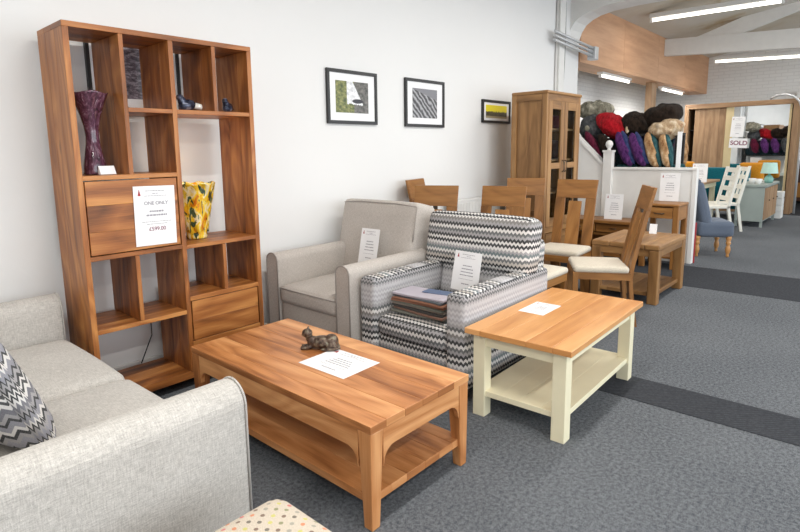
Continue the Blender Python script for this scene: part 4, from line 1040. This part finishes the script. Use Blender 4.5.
MB().box(11.38, 12.78, -1.58, -1.12, .70, .74, 0).build('top_panel', SAGE, sd, bevel=.006)
MB().box(11.40, 12.76, -1.55, -1.14, .10, .70).build('carcass', SAGE, sd, bevel=.003)
for k in range(3):
    a = 11.44+k*.44; d = MB().box(a, a+.42, -1.565, -1.55, .13, .68, 2).build('door', OAK_PALE, sd, bevel=.003); MB().ellip((a+.38, -1.575, .45), (.012, .012, .012), n=6).build('knob', METAL, d)
for x in (11.42, 12.70):
    for y in (-1.55, -1.18): MB().box(x, x+.04, y, y+.04, 0, .10).build('leg', SAGE, sd)
MINT = plain('mint_shade', srgb(186, 222, 210), .6); MINTG = plain('mint_ceramic', srgb(128, 178, 166), .2)
lp = thing('table_lamp', 'small table lamp with a mint shade and mint base on the sideboard', 'lamp', (12.1, -1.50, .74))
MB().lathe([(.055, .0), (.07, .03), (.075, .07), (.05, .12), (.02, .14), (.015, .17)], (12.1, -1.50, .74), 20).build('base', MINTG, lp)
MB().lathe([(.135, .17), (.105, .36)], (12.1, -1.50, .74), 24, caps=False).build('lamp_shade', MINT, lp)
MB().tube([(12.1, -1.5, .89), (12.1, -1.5, 1.0)], .008, 6).build('stem', METAL, lp)
for k, (x, y, lab) in enumerate(((11.62, -1.42, 'white cup on the sideboard, next to the lamp base'), (11.78, -1.30, 'white cup on the sideboard, farther from the lamp'))):
    cp = thing('cup', lab, 'cup', (x, y, .74), 0, 'white cups on the sideboard')
    MB().lathe([(.025, 0), (.04, .02), (.058, .09), (.054, .09), (.036, .025), (.001, .02)], (x, y, .74), 18, caps=False).build('bowl', FIT, cp)
    MB().tube([(x, y-.052, .81), (x, y-.08, .80), (x, y-.075, .77), (x, y-.045, .765)], .006, 6).build('handle', FIT, cp)
# stack of white boxes by the sideboard end
for k in range(4):
    o = tag(MB().box(13.0, 13.3, -1.62, -1.42, .002+k*.13, .125+k*.13).build('white_box', FIT, bevel=.004), ['bottom', 'second from bottom', 'third from bottom', 'top'][k]+' white box of the stack beside the sideboard', 'box', 'white boxes stacked past the sideboard')
# teal sofa and mustard cushions in front of the wardrobe
TEAL = fabric('teal_velvet', srgb(14, 78, 92), srgb(24, 108, 120), .8); MUS = fabric('mustard_velvet', srgb(176, 110, 26), srgb(210, 146, 44), .8)
ts = thing('sofa', 'teal velvet sofa behind the far dining table', 'sofa', (12.95, -.55, 0))
for (nm, c, s) in (('seat', (12.98, -.50, .30), (.72, 1.25, .26)), ('backrest', (12.66, -.50, .68), (.18, 1.25, .62)), ('arm', (13.0, .10, .42), (.72, .16, .5)), ('arm', (13.1, -1.05, .40), (.5, .10, .46))):
    uvbox(MB().rbox(c, s, .05, 4).build(nm, TEAL, ts))
for x in (12.72, 13.2):
    for y in (.05, -1.05): MB().box(x-.02, x+.02, y-.02, y+.02, 0, .19).build('foot', DARK, ts)
for k, (y, z, lab) in enumerate(((-1.02, 1.03, 'mustard velvet cushion on top of the sofa back, beside the mint lamp'), (.04, 1.03, 'mustard velvet cushion at the left end of the teal sofa'), (-1.33, 1.0, 'mustard velvet cushion partly hidden by the mint lamp'))):
    pass
for (c, lab) in (((12.92, -1.10, .88), 'mustard velvet cushion leaning beside the mint lamp'), ((12.95, .12, .90), 'mustard velvet cushion at the left end of the teal sofa')):
    uvbox(tag(MB().rbox(c, (.16, .42, .40), .06, 6, (.03, 0, 0)).build('velvet_cushion', MUS), lab, 'cushion'))

# wardrobe with mirror door
wr = thing('wardrobe', 'wide pale oak sliding-door wardrobe with a mirror door against the far brick wall', 'wardrobe', (14.2, -.58, 0))
WX = 13.9; wy1, wy0, wz = .40, -1.66, 2.32
MB().box(WX-.03, WX+.62, wy0, wy1, wz-.10, wz, 1).build('top_panel', OAK_PALE, wr, bevel=.004)
for (a, b) in ((wy1-.08, wy1), (wy0, wy0+.10)): MB().box(WX-.03, WX+.62, a, b, 0, wz-.10, 2).build('side_panel', OAK_PALE, wr, bevel=.004)
MB().box(WX, WX+.6, wy0+.1, wy1-.08, 0, .07, 1).build('plinth', OAK_PALE, wr)
MB().box(WX+.56, WX+.6, wy0+.1, wy1-.08, .07, wz-.1).build('back_panel', DARK, wr)
for z in (.6, 1.2, 1.75): MB().box(WX+.14, WX+.55, .10, wy1-.08, z, z+.02, 1).build('inner_shelf', DARK, wr)
MB().planks(WX+.05, WX+.08, -.44, .21, .07, wz-.1, 6, 'y').build('sliding_door', OAK_PALE, wr, bevel=.002)
md = MB().box(WX+.012, WX+.04, -1.54, -1.50, .07, wz-.1, 2).box(WX+.012, WX+.04, -.54, -.40, .07, wz-.1, 2).build('mirror_door', plain('pale_birch', srgb(206, 188, 146), .5), wr)
MB().box(WX+.018, WX+.032, -1.50, -.54, .07, wz-.1).build('mirror', MIRROR, md)
sign('white card reading SOLD hung on the mirror wardrobe', (13.80, -.68, 1.46), (0, -1, -.05), (0, -.05, 1), .33, .20, [('SOLD', 0, .62, INKR)], head=False)
sign('white information sheet fixed above the SOLD card on the mirror wardrobe', (13.84, -.64, 1.80), (0, -1, -.05), (0, -.03, 1), .24, .42, None)
tag(MB().tube([(13.95, -1.16, 2.345), (13.92, -1.20, 2.37), (13.88, -1.28, 2.40), (13.84, -1.42, 2.41), (13.82, -1.56, 2.36), (13.82, -1.66, 2.25), (13.82, -1.72, 2.05), (13.83, -1.73, 1.2), (13.84, -1.73, .03)], .022, 8).build('duct_hose', GALV), 'grey flexible hose arched over the top right corner of the wardrobe', 'hose')
# brown chest and orange box in the lobby
lc = thing('chest', 'brown wooden chest glimpsed through the doorway at the far right', 'chest', (16.8, -1.7, 0))
MB().box(16.6, 17.1, -2.3, -1.35, .06, 1.3).build('carcass', plain('dark_brown_wood', srgb(84, 54, 36), .5), lc); MB().box(16.58, 16.6, -2.25, -1.4, .15, .5).build('drawer', plain('amber_wood', srgb(190, 130, 60), .5), lc)
for y in (-2.25, -1.4): MB().box(16.65, 16.7, y-.02, y+.02, 0, .06).build('foot', DARK, lc)
sf = thing('shelf_unit', 'narrow shelf stacked with white linen between wardrobe and doorway', 'shelf', (15.2, -1.5, 0))

bpy.data.objects.remove(sf)

# ---------------------------------------------------------------- light
wd = bpy.data.worlds.new('sky'); scn.world = wd; wd.use_nodes = True
bg = wd.node_tree.nodes['Background']; bg.inputs[0].default_value = (.80, .90, 1, 1); bg.inputs[1].default_value = 1.0
def window_light(x0, x1, z0, z1, e):
    ld = bpy.data.lights.new('daylight', 'AREA'); ld.shape = 'RECTANGLE'; ld.size = x1-x0; ld.size_y = z1-z0; ld.energy = e; ld.color = (.90, .95, 1)
    lo = bpy.data.objects.new('window_daylight', ld); COL.objects.link(lo); lo.location = ((x0+x1)/2, YB-.05, (z0+z1)/2); lo.rotation_euler = (R(90), 0, 0)
for (a, b) in ((-2.7, 1.2), (1.6, 5.6), (6.0, 10.0), (10.5, 14.5)): window_light(a, b, .35, 2.9, 150)

# ---------------------------------------------------------------- camera
cd = bpy.data.cameras.new('camera'); co = bpy.data.objects.new('camera', cd); COL.objects.link(co); scn.camera = co
f_, yaw, pit, rol = 550.09, R(47.05), R(8.858), R(-.958)
fwd = Vector((math.sin(yaw)*math.cos(pit), math.cos(yaw)*math.cos(pit), -math.sin(pit))); rt = Vector((math.cos(yaw), -math.sin(yaw), 0)); up = rt.cross(fwd)
r2 = rt*math.cos(rol)+up*math.sin(rol); u2 = up*math.cos(rol)-rt*math.sin(rol)
co.matrix_world = Matrix.Translation((0, -3.1235, 1.4293))@Matrix((r2, u2, -fwd)).transposed().to_4x4()
cd.sensor_width = 36; cd.lens = f_*36/800; cd.shift_x = (400-379.2)/800; cd.shift_y = (236.36-266)/800; cd.clip_start = .05; cd.clip_end = 100
scn.view_settings.view_transform = 'Standard'; scn.view_settings.look = 'None'; scn.view_settings.gamma = 1; scn.view_settings.exposure = -0.6
scn.view_settings.use_curve_mapping = False
scn.cycles.use_denoising = True
scn.cycles.max_bounces = 6; scn.cycles.sample_clamp_indirect = 4
